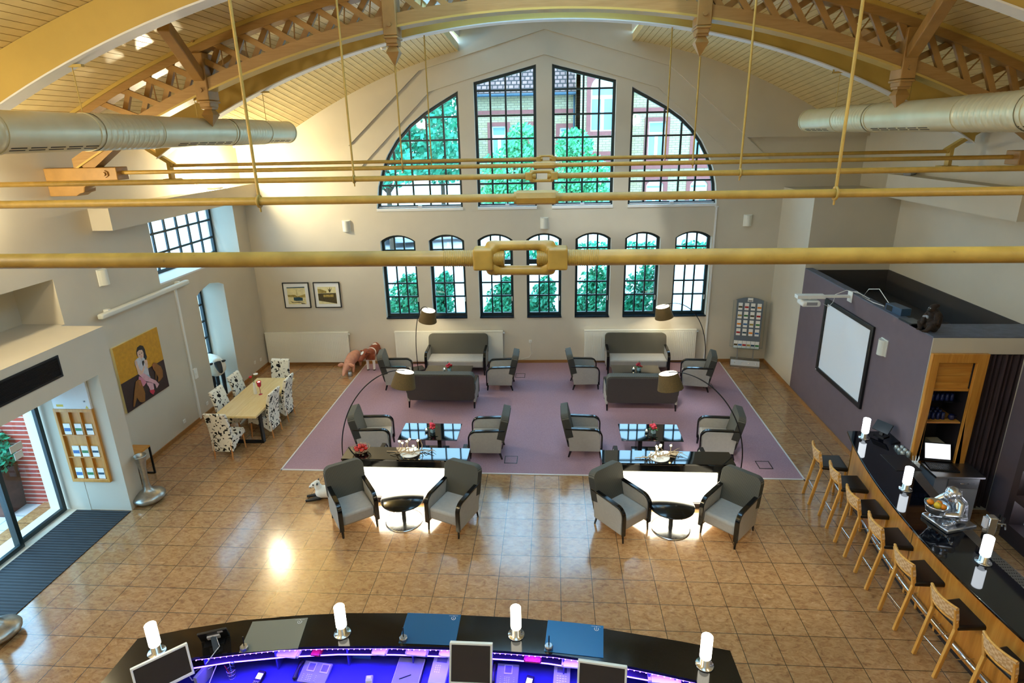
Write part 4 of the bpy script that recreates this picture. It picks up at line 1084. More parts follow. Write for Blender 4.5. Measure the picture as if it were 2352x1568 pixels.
# projection screen casing, cable channel
t_ = thing('projection_screen_case', 'long white rolled projection screen case on the left wall', 'projection screen', (XL, 4.17, 3.22))
b = MB(); b.px([(-1.32, -.05), (1.32, -.05), (1.32, .05), (-1.32, .05)], .05, .16); b.build('case', M['offwhite'], t_, bevel=.03, seg=4)
for y in (-1.05, 1.05):
    b = MB(); b.box((0, y - .03, -.02), (.1, y + .03, .07)); b.build('bracket', M['white'], t_)
t_ = thing('cable_channel', 'white vertical cable channel on the left wall right of the painting', 'cable channel', (XL, 5.16, 0))
b = MB(); b.box((0, -.03, .05), (.03, .03, 3.17)); b.build('channel', M['white'], t_)
b = MB(); b.box((0, .02, 1.02), (.06, .14, 1.25)); b.box((.06, .05, 1.1), (.07, .11, 1.17)); b.build('switch_box', M['white'], t_)
SK = 'white wall sockets'
def socket(label, loc, rz):
    b = MB(); b.box((-.042, -.014, -.042), (.042, 0, .042)); o = b.build('wall_socket', M['white'], bevel=.004); o.location = loc; o.rotation_euler = (0, 0, rz); tag(o, label, 'socket', SK)
    b = MB(); b.cyl((0, -.0142, 0), (0, -.0165, 0), .025, n=14); b.build('socket_face', M['offwhite'], o); return o
socket('wall socket low on the left wall beside the cable channel', (XL, 5.5, .27), rad(90))
socket('wall socket low on the left wall below the painting', (XL, 4.6, .27), rad(90))
socket('wall socket low on the left wall right of the sheep alcove, nearer one', (XL, 7.87, .36), rad(90))
socket('wall socket low on the left wall nearest the far left corner', (XL, 8.2, .32), rad(90))
socket('wall socket with hanging cable between the two sofas', wallpt(-.74, .65), ROT)
socket('wall socket behind the toy pig and calf', wallpt(-5.43, .36), ROT)
b = MB(); b.tube([wallpt(-.74, .62, -.03), wallpt(-.74, .45, -.03), wallpt(-.70, .3, -.02), wallpt(-.78, .18, -.02), wallpt(-1.0, .12, -.02)], .006, 6); tag(b.build('cable', M['white']), 'white cable drooping from the socket between the sofas', 'cable')
b = MB(); b.prism([(4.06, .09), (4.10, .09), (4.10, 4.27), (4.06, 4.27)], wf(-.03), wf(-.002)); b.prism([(4.03, 4.27), (4.13, 4.27), (4.13, 4.3), (4.03, 4.3)], wf(-.03), wf(-.002)); tag(b.build('cable_duct', M['wall_white']), 'thin vertical pipe duct below the right end of the gable window', 'pipe')
# air curtain grille + electrical panel + brochure box in the entrance portal
t_ = thing('air_curtain', 'black slatted air curtain grille over the entrance', 'grille', (-7.5, 0, 0))
b = MB(); b.px([(-1.4, 2.83), (1.13, 2.83), (1.13, 3.17), (-1.4, 3.17)], -.02, .014, [[(-1.37, 2.86), (1.10, 2.86), (1.10, 3.14), (-1.37, 3.14)]]); b.build('frame', M['black'], t_)
b = MB()
for k in range(14): z = 2.865 + k * .0205; b.bar((.008, -1.37, z), (.008, 1.1, z), .012, .005, (.6, 0, .8))
b.box((.0, -1.37, 2.86), (.003, 1.1, 3.14)); b.build('slats', M['blackmet'], t_)
t_ = thing('electrical_panel', 'pale electrical cabinet door with warning stickers in the entrance reveal', 'electrical cabinet', (-8.06, 1.77, 2.26))
b = MB(); b.box((-.33, -.04, -.30), (.33, -.001, .28)); b.build('door', M['wall_white'], t_, bevel=.006)
b = MB(); b.cyl((.2, -.04, .18), (.2, -.05, .18), .014, n=8); b.cyl((.24, -.04, -.14), (.24, -.05, -.14), .014, n=8); b.build('lock', M['grey'], t_)
b = MB(); b.box((-.27, -.0415, -.24), (-.15, -.0405, -.20)); b.add([(.23, -.0415, -.27), (.29, -.0415, -.27), (.26, -.0415, -.215)], [(0, 1, 2)]); b.build('warning_sticker', plain('warning_yellow', '#D8B81C', .5), t_)
b = MB(); b.box((-.27, -.0415, -.275), (-.12, -.0405, -.245)); b.build('sticker', M['paper'], t_)
t_ = thing('brochure_box', 'wooden wall compartment with brochures in the entrance reveal', 'brochure box', (-8.05, 1.77, 1.27))
b = MB(); b.py([(-.36, -.68), (.33, -.68), (.33, .71), (-.36, .71)], -.05, -.001, [[(-.31, -.62), (.28, -.62), (.28, .65), (-.31, .65)]]); b.build('frame', M['cherry'], t_, bevel=.006)
b = MB(); b.box((-.31, -.006, -.62), (.28, -.002, .65)); b.build('back_board', M['cherry'], t_)
b = MB()
for z in (-.20, .22): b.box((-.31, -.045, z - .008), (.28, -.004, z + .008))
b.build('shelf', M['cherryh'], t_)
b = MB()
for x, za, zb_ in ((-.11, .23, .65), (.09, .23, .65), (.09, -.19, .21), (-.11, -.62, -.21), (.09, -.62, -.21)): b.box((x - .007, -.045, za), (x + .007, -.006, zb_))
b.build('divider', M['cherry'], t_)
BR = 'brochures in the wooden wall compartment'
posn = ['top left', 'top middle', 'top right', 'middle left', 'middle centre', 'middle right', 'bottom left', 'bottom middle', 'bottom right']
k = 0
for z0, xs_ in ((.23, (-.21, -.01, .185)), (-.19, (-.16, .0, .185)), (-.615, (-.21, -.01, .185))):
    for x in xs_:
        b = MB(); b.box((-.06, -.03, 0), (.06, -.012, .2)); o = b.build('brochure', M['paper']); o.location = (-8.05 + x, 1.77, 1.27 + z0)
        tag(o, 'white brochure in the %s slot of the wooden wall compartment' % posn[k], 'brochure', BR)
        b = MB(); b.box((-.055, -.0312, .06 + .01 * (k % 3)), (.055, -.0305, .12)); b.build('cover_picture', [M['bluepaper'], M['leaf'], M['slateblue']][k % 3], o); k += 1
# brochure stand by the right corner
t_ = thing('brochure_stand', 'tall grey brochure stand in the far right corner', 'brochure stand', (5.12, 8.80, 0), rad(-13))
b = MB(); b.box((-.37, -.2, 0), (.37, .15, .05)); b.px([(-.2, .05), (.12, .05), (.06, .19), (-.14, .19)], -.37, .37); b.build('base', M['steel'], t_, bevel=.006)
b = MB()
for k in range(4): b.cyl((-.27 + .18 * k, -.17, .12), (-.27 + .18 * k, -.185, .125), .014, n=8)
b.build('screw', M['chrome'], t_)
Tm = Matrix.Translation((0, 0, .52)) @ Matrix.Rotation(rad(-4), 4, 'X')
b = MB(Tm); b.py([(-.33, 0), (.33, 0), (.33, 1.30)] + arc(0, .55, .825, 64, 116, 8) + [(-.33, 1.30)], 0, .02); b.build('board', plain('stand_blue_grey', '#6C7884', .35, .3), t_)
b = MB(Tm); b.box((-.42, .03, 0), (-.40, .05, 1.28)); b.box((.40, .03, 0), (.42, .05, 1.28)); b.box((-.42, .02, -.02), (.42, .05, 0)); b.build('side_post', M['clear'], t_)
b = MB(); 
for x in (-.2, .2): b.bar((x, .02, .1), (x, .06, .62), .03, .02)
b.build('upright', M['steel'], t_)
b = MB(Tm); b.box((-.065, -.004, 1.26), (.065, -.001, 1.36)); b.build('sign_plate', M['paper'], t_)
b = MB(Tm); b.box((-.05, -.006, 1.275), (.05, -.0045, 1.295)); b.build('sign_text', M['black'], t_)
b = MB(Tm); b.box((-.33, -.05, -.04), (.33, .0, -.03)); b.box((-.33, -.055, -.04), (.33, -.05, .03)); b.build('tray', M['clear'], t_)
SB = 'leaflets in the brochure stand'; rows = ['top', 'second', 'third', 'fourth']; cols = ['first', 'second', 'third', 'last']
R4 = Matrix.Rotation(rad(-13), 4, 'Z'); TB = Matrix.Translation((5.12, 8.80, 0)) @ R4 @ Tm
pics = [M['sepiad'], M['bluepaper'], M['red'], M['foldry'], M['slateblue'], M['leaf'], M['orange']]
def leaflet(label, x, z, w, h, k):
    b = MB(TB); b.box((x - w, -.02, z), (x + w, -.003, z + h)); o = tag(b.build('leaflet', M['paper']), label, 'leaflet', SB)
    b = MB(TB); b.box((x - w + .004, -.0215, z + h * .3), (x + w - .004, -.0202, z + h * .55)); b.build('cover_picture', pics[k % 7], o)
for i in range(4):
    for j in range(4): leaflet('leaflet in the %s row of the brochure stand, %s from the left' % (rows[i], cols[j]), -.235 + .157 * j, 1.03 - .235 * i, .052, .19, i * 3 + j * 2)
for j in range(6): leaflet('leaflet in the bottom tray of the brochure stand, number %s from the left' % ['one', 'two', 'three', 'four', 'five', 'six'][j], -.27 + .108 * j, -.025, .05, .2, j)
# framed white screen and projector on the purple wall
t_ = thing('framed_screen', 'white projection screen in a black frame on the purple wall', 'projection screen', (XP, 4.93, 1.88))
b = MB(); b.px([(-.99, -.82), (.99, -.82), (.99, .82), (-.99, .82)], -.045, -.001, [[(-.9, -.73), (.9, -.73), (.9, .73), (-.9, .73)]]); b.build('frame', M['black'], t_, bevel=.006)
b = MB(); b.box((-.02, -.91, -.74), (-.01, .91, .74)); b.build('screen', plain('screen_white', '#EEF2F6', .6), t_)
b = MB(); b.box((-.047, .93, -.80), (-.0455, .98, -.785)); b.build('badge', M['paper'], t_)
t_ = thing('projector', 'white short throw projector on a wall arm above the framed screen', 'projector', (XP, 4.99, 2.97))
b = MB(); b.box((-.02, -.09, -.09), (0, .09, .12)); b.build('wall_plate', M['white'], t_, bevel=.01)
b = MB(); b.box((-1.02, -.035, 0), (-.02, .035, .05)); b.box((-1.04, -.08, -.01), (-.5, .08, .06)); b.build('arm', M['white'], t_, bevel=.006)
b = MB(); b.cbox((-.78, 0, -.1), (.36, .30, .12)); b.build('housing', M['white'], t_, bevel=.045, seg=4)
b = MB(); b.cbox((-.78, -.12, -.09), (.2, .075, .06)); b.build('vent_grille', M['grey'], t_)
b = MB(); b.cyl((-.78, 0, -.05), (-.78, 0, .0), .03); b.build('neck', M['white'], t_)
b = MB(); b.tube([(-.55, -.1, -.1), (-.42, -.06, -.17), (-.32, 0, -.1), (-.3, 0, 0)], .005, 6); b.tube([(-.3, .0, .06), (-.12, -.05, .16), (.05, -.2, .14), (.1, -.5, .11)], .006, 6); b.tube([(-.02, .0, .1), (.05, -.1, .15), (.09, -.3, .115)], .006, 6); b.build('cable', M['white'], t_)
# things on top of the bar loft wall
def ape(parent, mat, voxel):
    b = MB()
    b.limb([(0, .02, .1), (0, .03, .24), (0, -.01, .33)], [.105, .11, .08], 14)     # torso
    b.ell((0, -.035, .40), (.065, .075, .075)); b.ell((0, .005, .445), (.045, .055, .04)); b.ell((0, -.085, .375), (.045, .05, .04))
    for s in (-1, 1):
        b.limb([(s * .09, -.01, .31), (s * .14, -.05, .19), (s * .06, -.13, .14)], [.052, .043, .034])
        b.limb([(s * .07, -.02, .06), (s * .13, -.12, .12), (s * .07, -.15, .02)], [.065, .05, .034]); b.ell((s * .06, -.18, .02), (.035, .055, .02))
    return b.build('body', mat, parent, remesh=voxel, smooth=4)
t_ = thing('toy_gorilla', 'dark plush gorilla sitting on the corner of the bar roof edge', 'gorilla figure', (5.87, 2.66, 3.07), rad(-82), scale=.92)
ape(t_, M['fur'], .011)
b = MB(); b.ell((0, -.112, .372), (.036, .026, .03)); b.ell((0, -.092, .408), (.042, .022, .022)); b.build('face', M['apefacem'], t_)
b = MB()
for s in (-1, 1): b.ell((s * .018, -.112, .408), (.007, .006, .007), 8, 6)
b.build('eye', M['lgrey'], t_)
b = MB()
for s in (-1, 1): b.limb([(s * .015, -.13, .26), (s * .045, -.15, .25)], [.022, .018], 8)
b.build('hand', M['grey'], t_)
for s in (-1, 1):
    b = MB(); b.ell((s * .066, -.02, .405), (.012, .018, .024), 8, 6); b.build('ear', M['apefacem'], t_)
t_ = thing('media_box', 'small blue grey device box on the bar roof edge with white cable', 'device box', (5.84, 3.62, 3.07), rad(8))
b = MB(); b.box((-.06, -.2, 0), (.12, .2, .13)); b.build('case', plain('device_blue', '#2F4A66', .4), t_, bevel=.006)
b = MB(); b.box((-.062, .02, .02), (-.059, .17, .11)); b.build('opening', M['black'], t_)
b = MB(); b.tube([(.03, .2, .08), (-.0, .5, .30), (.02, .8, .22), (.03, .95, .03), (.0, .6, .02), (.03, .35, .02)], .007, 6); b.build('cable', M['white'], t_)
t_ = thing('laptop', 'closed black laptop on the bar roof edge in front of the gorilla', 'laptop', (5.82, 3.10, 3.07), rad(3))
b = MB(); b.box((-.12, -.17, 0), (.13, .17, .02)); b.build('base', M['black'], t_, bevel=.004)
b = MB(); b.box((-.1, -.15, .0205), (.1, .15, .024)); b.build('lid', plain('laptop_lid', '#5A5E62', .4), t_)
# floodlight on the right wall, uplight on the left ledge
t_ = thing('floodlight', 'slim grey floodlight on the right wall above the pier', 'floodlight', (XR, 6.9, 5.22))
b = MB(); b.bar((-.34, -.35, -.02), (-.02, .0, 0), .14, .06); b.build('housing', M['grey'], t_, bevel=.01)
b = MB(); b.box((-.05, -.06, -.06), (0, .06, .06)); b.build('bracket', M['grey'], t_)
def uplight(label, y, e, x=-8.03):
    t_ = thing('uplight', label, 'uplight', (x, y, 5.08), 0, 'uplights on the left wall ledge')
    b = MB(); b.box((-.12, -.15, 0), (.12, .15, .05)); b.build('housing', M['white'], t_, bevel=.01)
    b = MB(); b.box((-.08, -.12, .05), (.08, .12, .056)); b.build('lens', M['uplight'], t_)
    li = bpy.data.lights.new('uplight', 'POINT'); li.energy = e; li.color = (1, .86, .56); li.shadow_soft_size = .1
    lo = bpy.data.objects.new('uplight_lamp', li); COL.objects.link(lo); lo.parent = t_; lo.location = (.02, 0, .17)
UPS = [('bright uplight on the left wall ledge near the gable corner', 7.0, 620)]
for u_ in UPS: uplight(*u_)

# ------------------------------------------------------------------ animals
t_ = thing('toy_calf', 'brown and white toy calf standing by the left radiator', 'calf figure', (-5.12, 8.42, .012), rad(-3))
b = MB()
b.limb([(0, .27, .50), (0, .05, .49), (0, -.16, .49)], [.135, .14, .125], 16); b.ell((0, .33, .54), (.1, .09, .11)); b.ell((0, -.22, .43), (.1, .09, .13))
b.limb([(0, -.22, .52), (-.05, -.30, .57), (-.09, -.36, .57)], [.095, .075, .07])
for s in (-1, 1):
    b.limb([(s * .085, -.19, .42), (s * .09, -.20, .25), (s * .09, -.19, .24), (s * .09, -.20, .03)], [.06, .036, .04, .03]); b.ell((s * .09, -.21, .018), (.037, .044, .022))
    b.limb([(s * .085, .27, .42), (s * .09, .22, .33), (s * .09, .31, .23), (s * .09, .29, .03)], [.085, .055, .035, .029]); b.ell((s * .09, .275, .018), (.036, .042, .022))
b.limb([(0, .39, .6), (.01, .42, .5), (.01, .41, .3)], [.02, .014, .022], 8)
b.build('body', M['calf'], t_, remesh=.012, smooth=5)
Hm = Matrix.Translation((-.075, -.385, .55)) @ Matrix.Rotation(rad(-28), 4, 'Z') @ Matrix.Rotation(rad(38), 4, 'X')
b = MB(Hm); b.limb([(0, .06, .0), (0, -.06, 0), (0, -.16, -.01)], [.10, .088, .06], 12); b.ell((0, -.19, -.015), (.064, .05, .05)); hd_ = b.build('head', M['calfhead'], t_, remesh=.009, smooth=4)
b = MB(Hm); b.ell((0, -.03, .083), (.04, .065, .022)); b.build('blaze', M['paper'], hd_, label='white blaze')
b = MB(Hm)
for s in (-1, 1): b.ell((s * .08, -.02, .035), (.014, .016, .014), 8, 6); b.ell((s * .022, -.228, -.01), (.009, .008, .009), 8, 6)
b.build('eye', M['black'], hd_)
for s in (-1, 1):
    b = MB(Hm); b.ell((s * .14, .05, .02), (.07, .018, .034), 10, 7, Matrix.Rotation(s * rad(15), 3, 'Y')); b.build('ear', M['calfhead'], hd_)
t_ = thing('toy_pig', 'pink toy pig sniffing the floor beside the radiator', 'pig figure', (-5.68, 8.27, 0), rad(-4))
b = MB()
b.limb([(0, .30, .32), (0, .08, .33), (0, -.16, .29)], [.15, .165, .14], 16); b.limb([(0, -.18, .28), (-.02, -.32, .22)], [.125, .105])
for s in (-1, 1):
    b.limb([(s * .09, -.14, .2), (s * .095, -.18, .02)], [.06, .032]); b.limb([(s * .09, .28, .24), (s * .1, .33, .13), (s * .1, .32, .02)], [.085, .045, .032])
b.build('body', M['pigskin'], t_, remesh=.012, smooth=5)
b = MB(); b.limb([(-.02, -.32, .22), (-.035, -.44, .13), (-.04, -.50, .08)], [.105, .062, .048], 12); b.ell((-.042, -.525, .062), (.042, .02, .036), M=Matrix.Rotation(rad(-40), 3, 'X')); ph = b.build('head', M['pigskin'], t_, remesh=.009, smooth=3)
for s in (-1, 1):
    b = MB(); b.ell((-.02 + s * .15, -.34, .275), (.095, .026, .052), 10, 7, Matrix.Rotation(s * rad(20), 3, 'Y')); b.build('ear', M['pigskin'], ph)
b = MB()
for s in (-1, 1): b.ell((-.03 + s * .066, -.40, .21), .012, 8, 6)
b.build('eye', M['black'], ph)
b = MB(); b.tube([(0, .44, .36), (.02, .48, .38), (.0, .5, .35), (-.02, .48, .34), (.0, .5, .38)], .009, 6); b.build('tail', M['pigskin'], t_)
b = MB(); b.lathe([(.055, 0), (.06, .02), (.05, .12), (.0, .12)], n=12); o = b.build('metal_cup', M['steel']); o.location = (-5.60, 7.83, 0); tag(o, 'small grey metal cup on the floor at the pig snout', 'cup')
# sheep in the alcove
t_ = thing('toy_sheep', 'white toy sheep with dark face standing in the wall alcove', 'sheep figure', (-8.50, 6.42, .10), rad(48))
b = MB(); b.limb([(0, .36, .74), (0, .1, .76), (0, -.16, .76)], [.225, .25, .235], 18); b.ell((0, -.26, .86), (.15, .14, .14)); b.build('body', M['wool'], t_, remesh=.02, smooth=3)
for s in (-1, 1):
    for y in (-.18, .32):
        b = MB(); b.limb([(s * .12, y, .6), (s * .12, y, .02)], [.055, .042], 10); b.build('leg', M['blackface'], t_)
b = MB(); b.limb([(0, -.34, .90), (0, -.44, .80), (0, -.49, .74)], [.09, .07, .052], 12); hd_ = b.build('head', M['blackface'], t_, remesh=.012, smooth=3)
b = MB(); b.ell((0, -.30, .975), (.1, .09, .06)); b.build('wool_cap', M['wool'], hd_)
for s in (-1, 1):
    b = MB(); b.ell((s * .14, -.32, .92), (.065, .02, .03), 10, 7); b.build('ear', M['blackface'], hd_)
# lamb lying behind an armchair
t_ = thing('toy_lamb', 'small toy lamb lying on the tiles beside the left round table', 'lamb figure', (-4.10, 2.30, 0), rad(-78))
b = MB(); b.limb([(0, -.16, .13), (0, .1, .13), (0, .24, .12)], [.11, .125, .10], 14); b.limb([(0, -.17, .17), (0, -.22, .27)], [.075, .062]); b.build('body', M['wool'], t_, remesh=.011, smooth=3)
b = MB(); b.limb([(0, -.22, .31), (0, -.29, .28), (0, -.335, .25)], [.058, .045, .03], 12); hd_ = b.build('head', plain('lamb_face', '#EDE7D8', .6), t_, remesh=.008, smooth=3)
b = MB(); b.ell((0, -.33, .25), (.032, .03, .026)); 
for s in (-1, 1): b.ell((s * .04, -.275, .305), (.016, .02, .014), 8, 6)
b.build('muzzle', M['blackface'], hd_)
for s in (-1, 1):
    b = MB(); b.ell((s * .075, -.2, .335), (.035, .014, .02), 8, 6); b.build('ear', M['blackface'], hd_)
    b = MB(); b.limb([(s * .06, -.2, .05), (s * .07, -.36, .025), (s * .07, -.42, .02)], [.04, .025, .022], 8); b.build('leg', M['blackface'], t_)

# ------------------------------------------------------------------ silver vases, side table
VS = 'silver floor vases with disc feet'
def vase(label, loc, lean):
    o = MB(); R_ = Matrix.Rotation(lean, 4, 'Y')
    prof = [(0, .0), (.10, .002), (.20, .03), (.262, .085), (.268, .12), (.25, .15), (.19, .185), (.11, .22), (.07, .27), (.052, .36), (.05, .5), (.058, .66), (.078, .80), (.10, .90), (.108, .93), (.098, .925), (.07, .8), (.045, .66), (0, .6)]
    o.lathe(prof, n=36); q = o.build('floor_vase', M['pewter']); q.location = loc; tag(q, label, 'vase', VS); return q
vase('silver floor vase with a long flared neck, beside the entrance pier', (-7.36, 2.06, 0), 0)
vase('silver floor vase at the left picture edge, at the end of the entrance mat', (-7.38, -.97, 0), 0)
t_ = thing('side_table', 'narrow dark metal side table against the left wall behind the vase', 'side table', (-8.03, 2.75, 0))
b = MB(); b.box((-.17, -.22, .58), (.17, .22, .61)); b.build('tabletop', M['cherryh'], t_)
b = MB(); b.py([(-.17, 0), (.17, 0), (.17, .58), (-.17, .58)], -.22, -.19, [[(-.145, .025), (.145, .025), (.145, .555), (-.145, .555)]]); b.build('frame', M['blackmet'], t_); b = MB(); b.py([(-.17, 0), (.17, 0), (.17, .58), (-.17, .58)], .19, .22, [[(-.145, .025), (.145, .025), (.145, .555), (-.145, .555)]]); b.build('frame', M['blackmet'], t_)
# ------------------------------------------------------------------ small things on the coffee tables
def bouquet(label, loc, seed, group):
    t_ = thing('flower_vase', label, 'flowers', loc, seed, group); r_ = random.Random(seed)
    b = MB(); b.box((-.04, -.04, 0), (.04, .04, .085)); b.build('vase', M['clear'], t_)
    b = MB(); b.box((-.034, -.034, .004), (.034, .034, .06)); b.build('water', plain('vase_filling', '#B8D0D8', .2) if 'vf' not in M else M['vf'], t_)
    b = MB(); b2 = MB(); b3 = MB()
    for k in range(16):
        a = r_.uniform(0, 6.28); q = r_.uniform(.0, .075); z = .13 + r_.uniform(0, .07) - q * .4
        bb = b if k % 3 else b2
        c = Vector((q * cos(a), q * sin(a), z)); bb.ell(c, (.028, .028, .024), 8, 6)
        for j in range(5): an = j * 1.256 + a; bb.ell(c + Vector((.018 * cos(an), .018 * sin(an), .008)), (.014, .014, .012), 6, 4)
        b3.cyl((0, 0, .05), c, .003, n=5)
    for k in range(6): a = k * 1.05 + .3; b3.ell((.07 * cos(a), .07 * sin(a), .105), (.035, .015, .008), 8, 5, Matrix.Rotation(a, 3, 'Z'))
    b3.ell((.02, .01, .235), (.01, .006, .035), 6, 5)
    b.build('blossoms', M['pink'], t_); b2.build('blossoms', M['red'], t_); b3.build('leaves', M['leaf'], t_)
M['vf'] = plain('vase_filling', '#A8C4CC', .2)
def candle(label, loc, group):
    t_ = thing('candle_glass', label, 'candle', loc, 0, group)
    b = MB(); b.lathe([(.03, 0), (.038, .02), (.04, .085), (.037, .085), (.034, .02), (0, .012)], n=18); b.build('glass', M['clear'], t_)
    b = MB(); b.lathe([(0, .012), (.03, .012), (.03, .045), (0, .045)], n=14); b.build('wax', M['paper'], t_)
    b = MB(); b.ell((0, 0, .062), (.009, .009, .016), 8, 6); b.build('flame', M['flame'], t_)
FG, CG = 'red flower cubes on the coffee tables', 'tea light glasses on the coffee tables'
for k, (nm, x, y) in enumerate((('front left', -2.52, 3.83), ('front right', 1.86, 3.92), ('rear left', -2.72, 7.02), ('rear right', 2.02, 7.14))):
    bouquet('red flowers in a glass cube on the %s coffee table' % nm, (x, y, .502), k + 1, FG)
    candle('tea light glass left of the flowers on the %s coffee table' % nm, (x - .13, y + .02, .502), CG)
# apple basket, branch candle holders
t_ = thing('wire_basket', 'twig basket holding apples on the left lightbox counter', 'basket', (-3.50, 2.42, .86))
b = MB(); r_ = random.Random(4)
for k in range(26):
    a = r_.uniform(0, 6.28); d = r_.uniform(.3, .9)
    b.tube([(.07 * cos(a), .07 * sin(a), .006), (.12 * cos(a + d * .4), .12 * sin(a + d * .4), .035), (.165 * cos(a + d), .165 * sin(a + d), .095 + r_.uniform(0, .03))], .0035, 5)
for rr, zz in ((.07, .006), (.125, .04), (.155, .085)): b.tube([(rr * cos(q * .262), rr * sin(q * .262), zz) for q in range(25)], .004, 5, cap=False)
b.build('twig_weave', M['twig'], t_)
AP = 'red apples in the twig basket'; k = 0
for n_, rr, zz, nm in ((6, .088, .075, 'outer ring'), (3, .035, .115, 'top')):
    for j in range(n_):
        a = j * 6.283 / n_ + .3 * (n_ == 3); b = MB()
        b.lathe([(0, .024), (.016, .033), (.033, .022), (.037, 0), (.03, -.022), (.014, -.034), (0, -.03)][::-1], n=14)
        o = b.build('apple', M['apple']); o.location = (-3.50 + rr * cos(a), 2.42 + rr * sin(a), .86 + zz); o.rotation_euler = (.4 * sin(a * 3), .5, a)
        tag(o, 'red apple in the %s of the twig basket' % nm, 'apple', AP)
        c = MB(); c.cyl((0, 0, .02), (.004, 0, .045), .002, n=5); c.build('stem', M['bark'], o)
def branch(label, loc, rz, seed, cup):
    t_ = thing('branch_candle_holder', label, 'candle holder', loc, rz, 'branch shaped candle holders'); r_ = random.Random(seed)
    b = MB(); tips = []
    for k in range(9):
        x0 = -.4 + .09 * k; p = Vector((x0 * .6, r_.uniform(-.04, .04), .02)); pts = [p]
        d = Vector((r_.uniform(-.5, .9), r_.uniform(-.8, .8), .55)).normalized()
        for j in range(4):
            p = p + d * .058; p.z = max(p.z, .012); pts.append(p.copy()); d = (d + Vector((r_.uniform(-.5, .5), r_.uniform(-.5, .5), r_.uniform(-.25, .25)))).normalized()
        b.tube(pts, [.009, .008, .007, .006, .004], 6); tips.append(pts[-2 if k % 2 else -1])
    b.tube([(-.42, .06, .015), (-.2, .0, .03), (0, -.02, .025), (.25, .03, .03), (.42, -.05, .05)], [.006, .011, .012, .01, .005], 7)
    for k in range(7): p = Vector((-.35 + .11 * k, r_.uniform(-.1, .1), .012)); b.tube([p, p + Vector((.08, r_.uniform(-.12, .12), .02)), p + Vector((.15, r_.uniform(-.15, .15), .015))], [.006, .006, .003], 5)
    b.build('branches', M['twig'], t_)
    b = MB(); b.lathe([(0, .0), (.17, .0), (.18, .006), (.17, .008), (0, .004)], n=30); b.build('reflection_disc', M['white'], t_)  # white disc drawn for the lamp shade's reflection on the glossy top
    for q in tips[:cup]:
        b = MB(); b.lathe([(.012, -.004), (.028, 0), (.034, .035), (.031, .035), (.025, .004), (0, .004)], Vector(q), 14); h_ = b.build('tea_light_cup', M['clear'], t_)
        b = MB(); b.ell(Vector(q) + Vector((0, 0, .022)), (.02, .02, .017), 10, 7); b.build('flame', M['flame'], h_)
branch('branch shaped candle holder with glowing tea lights on the left counter', (-2.62, 2.42, .86), .1, 3, 8)
branch('branch shaped candle holder with glowing tea lights on the right counter', (1.70, 2.42, .86), .3, 9, 8)
# dining table decor
t_ = thing('bud_vase', 'slim white vase with flowers on the pine table', 'vase', (-6.75, 5.02, .75))
b = MB(); b.lathe([(.035, 0), (.038, .02), (.03, .15), (.02, .27), (.017, .27), (.0, .1)], n=18); b.build('vase', M['white'], t_)
b = MB(); b.tube([(0, 0, .2), (-.02, .03, .33), (-.06, .04, .38)], .003, 5); b.tube([(0, 0, .2), (.02, .02, .4), (.05, .04, .46)], .003, 5); b.build('stem', M['leaf'], t_)
b = MB(); b.ell((-.075, .04, .39), (.04, .04, .03), 10, 6); b.build('red_blossom', M['red'], t_)
b = MB()
for j in range(6): b.ell((.055 + .03 * cos(j * 1.05), .04 + .03 * sin(j * 1.05), .465), (.024, .024, .014), 8, 5)
b.build('white_blossom', M['paper'], t_)
t_ = thing('candle_goblet', 'tall red goblet with a candle on the pine table', 'candle', (-6.62, 5.0, .75))
b = MB(); b.lathe([(.04, 0), (.04, .006), (.006, .012), (.006, .17), (.03, .19), (.04, .21), (.052, .31), (.048, .31), (.036, .21), (0, .2)], n=20); b.build('goblet', plain('red_glass', '#B0203A', .12), t_)
b = MB(); b.ell((0, 0, .292), (.03, .03, .016), 10, 6); b.build('candle', M['flame'], t_)

# ------------------------------------------------------------------ reception desk
OUT = [(-4.55, -2.75), (-4.54, -1.93), (-4.05, -1.77), (-3.52, -1.635), (-2.95, -1.54), (-2.39, -1.48), (-1.8, -1.455), (-1.12, -1.45), (-.5, -1.46), (-.16, -1.485), (.28, -1.54), (.71, -1.61), (1.2, -1.69), (1.69, -1.785), (1.72, -2.6)]
INN = [(1.30, -2.6), (1.27, -2.15), (.92, -2.075), (.58, -2.01), (.2, -1.955), (-.11, -1.92), (-.6, -1.90), (-1.15, -1.885), (-1.79, -1.895), (-2.47, -1.93), (-2.97, -1.975), (-3.31, -2.035), (-3.78, -2.13), (-4.1, -2.24), (-4.12, -2.75)]
dk = thing('reception_desk', 'curved reception desk with dark stone top and violet light inside', 'reception desk', (0, 0, 0))
b = MB(); b.pz(OUT + INN, 1.085, 1.12); b.build('countertop', M['granite'], dk)
def offs(P, d): return [(x, y - d) for x, y in P]
fr = OUT[1:-1]
b = MB()
for (xa, ya), (xb, yb) in zip(fr, fr[1:]):
    ya -= .06; yb -= .06
    b.add([(xa, ya, 0), (xb, yb, 0), (xb, yb, 1.085), (xa, ya, 1.085), (xa, ya - .03, 0), (xb, yb - .03, 0), (xb, yb - .03, 1.085), (xa, ya - .03, 1.085)], [(1, 0, 3, 2), (4, 5, 6, 7)])
b.box((-4.5, -2.75, 0), (-4.47, -1.99, 1.085)); b.box((1.64, -2.6, 0), (1.67, -1.85, 1.085)); b.build('front_panel', M['deskdark'], dk)
wk = [(x, y - .10) for x, y in fr]
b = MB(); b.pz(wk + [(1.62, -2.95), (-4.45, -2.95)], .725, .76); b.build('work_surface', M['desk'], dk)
sh1 = [(x, y - .105) for x, y in fr[1:-1]]
b = MB(); b.pz(sh1 + [(x, y - .37) for x, y in reversed(fr[1:-1])], .925, .94); b.build('pigeonhole_shelf', M['deskdark'], dk)
